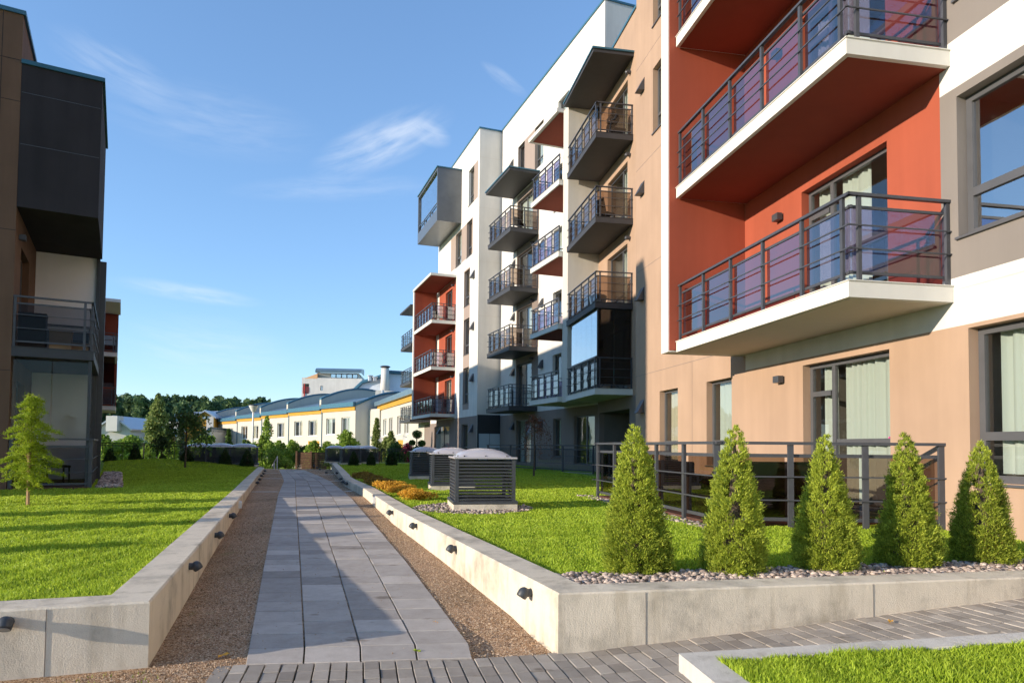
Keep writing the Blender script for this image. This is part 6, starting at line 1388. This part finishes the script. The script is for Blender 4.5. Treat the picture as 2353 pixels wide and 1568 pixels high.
# drying rack
p = FB.w(sDb + 1.2, .8, FL_[2]); t = thing('drying_rack', 'white folding drying rack on a dark balcony of the middle block', 'drying rack', p); mb = MB()
for a in (-.4, .4): mb.bar(p + Vector((a, -.3, 0)), p + Vector((a, .25, .95)), .025); mb.bar(p + Vector((a, .3, 0)), p + Vector((a, -.25, .95)), .025)
obj('legs', mb, 'whitepaint', t); mb = MB()
for k in range(7): mb.bar(p + Vector((-.45, -.5 + k * .17, .96)), p + Vector((.45, -.5 + k * .17, .96)), .012)
mb.bar(p + Vector((-.45, -.5, .96)), p + Vector((-.45, .52, .96)), .02); mb.bar(p + Vector((.45, -.5, .96)), p + Vector((.45, .52, .96)), .02); obj('rack', mb, 'whitepaint', t)
def bicycle(label, loc, rz, mat='metaldark'):
    t = thing('bicycle', label, 'bicycle', (0, 0, 0), 0, 'bicycles on balconies', local=True)
    for x in (-.52, .52):
        mb = MB(); n = 20; pts = [(x + .33 * math.cos(a), 0, .34 + .33 * math.sin(a)) for a in np.linspace(0, 2 * PI, n + 1)]; mb.tube(pts, .018, 5, cap=False)
        for k in range(8): a = k * PI / 4; mb.bar((x, 0, .34), (x + .32 * math.cos(a), 0, .34 + .32 * math.sin(a)), .004)
        obj('wheel', mb, mat, t)
    mb = MB()
    for a, b in (((-.52, 0, .34), (-.08, 0, .32)), ((-.52, 0, .34), (-.16, 0, .78)), ((-.08, 0, .32), (-.2, 0, .88)), ((-.08, 0, .32), (.36, 0, .80)), ((-.16, 0, .76), (.34, 0, .84)), ((.34, 0, .95), (.52, 0, .34))): mb.bar(a, b, .028)
    obj('bicycle_frame', mb, 'bluegreen', t); mb = MB(); mb.bar((.34, -.28, 1.0), (.34, .28, 1.0), .025); mb.bar((.34, 0, .9), (.34, 0, 1.0), .025); obj('handlebar', mb, mat, t); mb = MB(); mb.box(-.34, -.1, -.06, .06, .88, .93); obj('saddle', mb, mat, t, bevel=.015); t.location = loc; t.rotation_euler = (0, 0, rz); return t
bk = bicycle('bicycle with a blue-green frame behind the rail of the glazed first-floor balcony', FA.w(SD0 + .45, -.8, FL_[1]), math.atan2(FA.n.y, FA.n.x))
dup(bk, FC.w(sLo0 + .9, .8, FL_[2]), math.atan2(FC.n.y, FC.n.x), 'dark bicycle on the middle red balcony of the far white block', 'bicycles on balconies')

# ================================================================ LIGHT
EL = 12.8; AZ = Vector((.9015, .4327)).normalized()
sd = bpy.data.lights.new('sun', 'SUN'); sd.energy = 3.4; sd.angle = R(.53); sd.color = (1, .865, .70); so_ = bpy.data.objects.new('sun', sd); COL.objects.link(so_)
dv = Vector((AZ.x * math.cos(R(EL)), AZ.y * math.cos(R(EL)), -math.sin(R(EL)))); so_.rotation_euler = dv.to_track_quat('-Z', 'Y').to_euler(); so_.location = (-30, -15, 20)
w = bpy.data.worlds.new('World'); SC.world = w; w.use_nodes = True; nt = w.node_tree; bg = nt.nodes['Background']
sky = N(nt, 'ShaderNodeTexSky'); sky.sky_type = 'NISHITA'; sky.sun_disc = False; sky.sun_elevation = R(EL); sky.sun_rotation = math.atan2(-AZ.x, -AZ.y); sky.air_density = 1.0; sky.dust_density = 0; sky.ozone_density = 4.0
tc = N(nt, 'ShaderNodeTexCoord'); gm = N(nt, 'ShaderNodeGamma'); gm.inputs[1].default_value = .75; nt.links.new(sky.outputs[0], gm.inputs[0]); tn = N(nt, 'ShaderNodeMixRGB', blend_type='MULTIPLY'); tn.inputs[0].default_value = 1; nt.links.new(gm.outputs[0], tn.inputs[1]); tn.inputs[2].default_value = (1.12, 1.22, 1.37, 1); last = tn.outputs[0]
def nrm(v): return v.normalized()
# thin cirrus: real directions in the sky, streaked noise
def wisp(x, y, x2, y2, wid, amt, sc=9, thr=.45):
    """wisp running from image point to image point, kept as directions of the sky"""
    global last
    a = nrm(ray(x, y)); b = nrm(ray(x2, y2)); c = nrm(a + b); u = nrm(b - a); v = nrm(c.cross(u)); half = (b - a).length / 2
    def dot(vec):
        d = N(nt, 'ShaderNodeVectorMath', operation='DOT_PRODUCT'); nt.links.new(tc.outputs['Generated'], d.inputs[0]); d.inputs[1].default_value = vec; return d.outputs['Value']
    def mth(op, p, q):
        m = N(nt, 'ShaderNodeMath', operation=op)
        for i, k in enumerate((p, q)):
            if isinstance(k, (int, float)): m.inputs[i].default_value = k
            else: nt.links.new(k, m.inputs[i])
        return m.outputs[0]
    du = mth('DIVIDE', dot(u), half); dvv = mth('DIVIDE', dot(v), wid); 
    cb = N(nt, 'ShaderNodeCombineXYZ'); nt.links.new(mth('MULTIPLY', du, half * 9), cb.inputs[0]); nt.links.new(mth('MULTIPLY', mth('ADD', dvv, mth('MULTIPLY', mth('MULTIPLY', du, du), .35)), wid * 45), cb.inputs[1]); cb.inputs[2].default_value = x * .01
    n1 = noise(nt, cb.outputs[0], 1.3, 6, .62); n2 = N(nt, 'ShaderNodeTexNoise'); n2.inputs['Scale'].default_value = 2.2; n2.inputs['Detail'].default_value = 7; n2.inputs['Distortion'].default_value = .35; nt.links.new(cb.outputs[0], n2.inputs['Vector'])
    r2 = mth('ADD', mth('MULTIPLY', du, du), mth('MULTIPLY', dvv, dvv)); fall = mth('POWER', mth('MAXIMUM', mth('SUBTRACT', 1.0, r2), 0.0), 1.5)
    fr = mth('GREATER_THAN', dot(c), 0.5); d_ = mth('MULTIPLY', mth('MAXIMUM', mth('SUBTRACT', mth('ADD', mth('MULTIPLY', n1, .5), mth('MULTIPLY', n2.outputs[0], .5)), thr), 0.0), 1 / (1 - thr)); k = mth('MULTIPLY', mth('MULTIPLY', mth('MULTIPLY', fall, d_), fr), amt)
    mx = N(nt, 'ShaderNodeMixRGB'); nt.links.new(k, mx.inputs[0]); nt.links.new(last, mx.inputs[1]); mx.inputs[2].default_value = (3.6, 3.75, 3.95, 1); last = mx.outputs[0]
wisp(700, 405, 1050, 255, .036, .9, thr=.37); wisp(860, 318, 975, 275, .014, .8, thr=.30); wisp(930, 280, 1040, 330, .018, .7, thr=.3); wisp(90, 60, 430, 250, .03, .5, thr=.36); wisp(230, 640, 620, 700, .014, .8, thr=.33); wisp(1100, 140, 1215, 225, .010, .7, thr=.33); wisp(180, 220, 760, 330, .05, .30, thr=.36); wisp(240, 770, 700, 830, .05, .4, thr=.33); wisp(500, 440, 1050, 425, .02, .35, thr=.33)
nt.links.new(last, bg.inputs[0]); bg.inputs[1].default_value = .15
SC.view_settings.view_transform = 'Standard'; SC.view_settings.look = 'None'; SC.view_settings.exposure = 1.0; SC.view_settings.gamma = 1
SC.cycles.use_adaptive_sampling = True; SC.cycles.adaptive_threshold = .025; SC.cycles.max_bounces = 6; SC.cycles.diffuse_bounces = 3; SC.cycles.glossy_bounces = 3; SC.cycles.transmission_bounces = 2; SC.cycles.transparent_max_bounces = 10
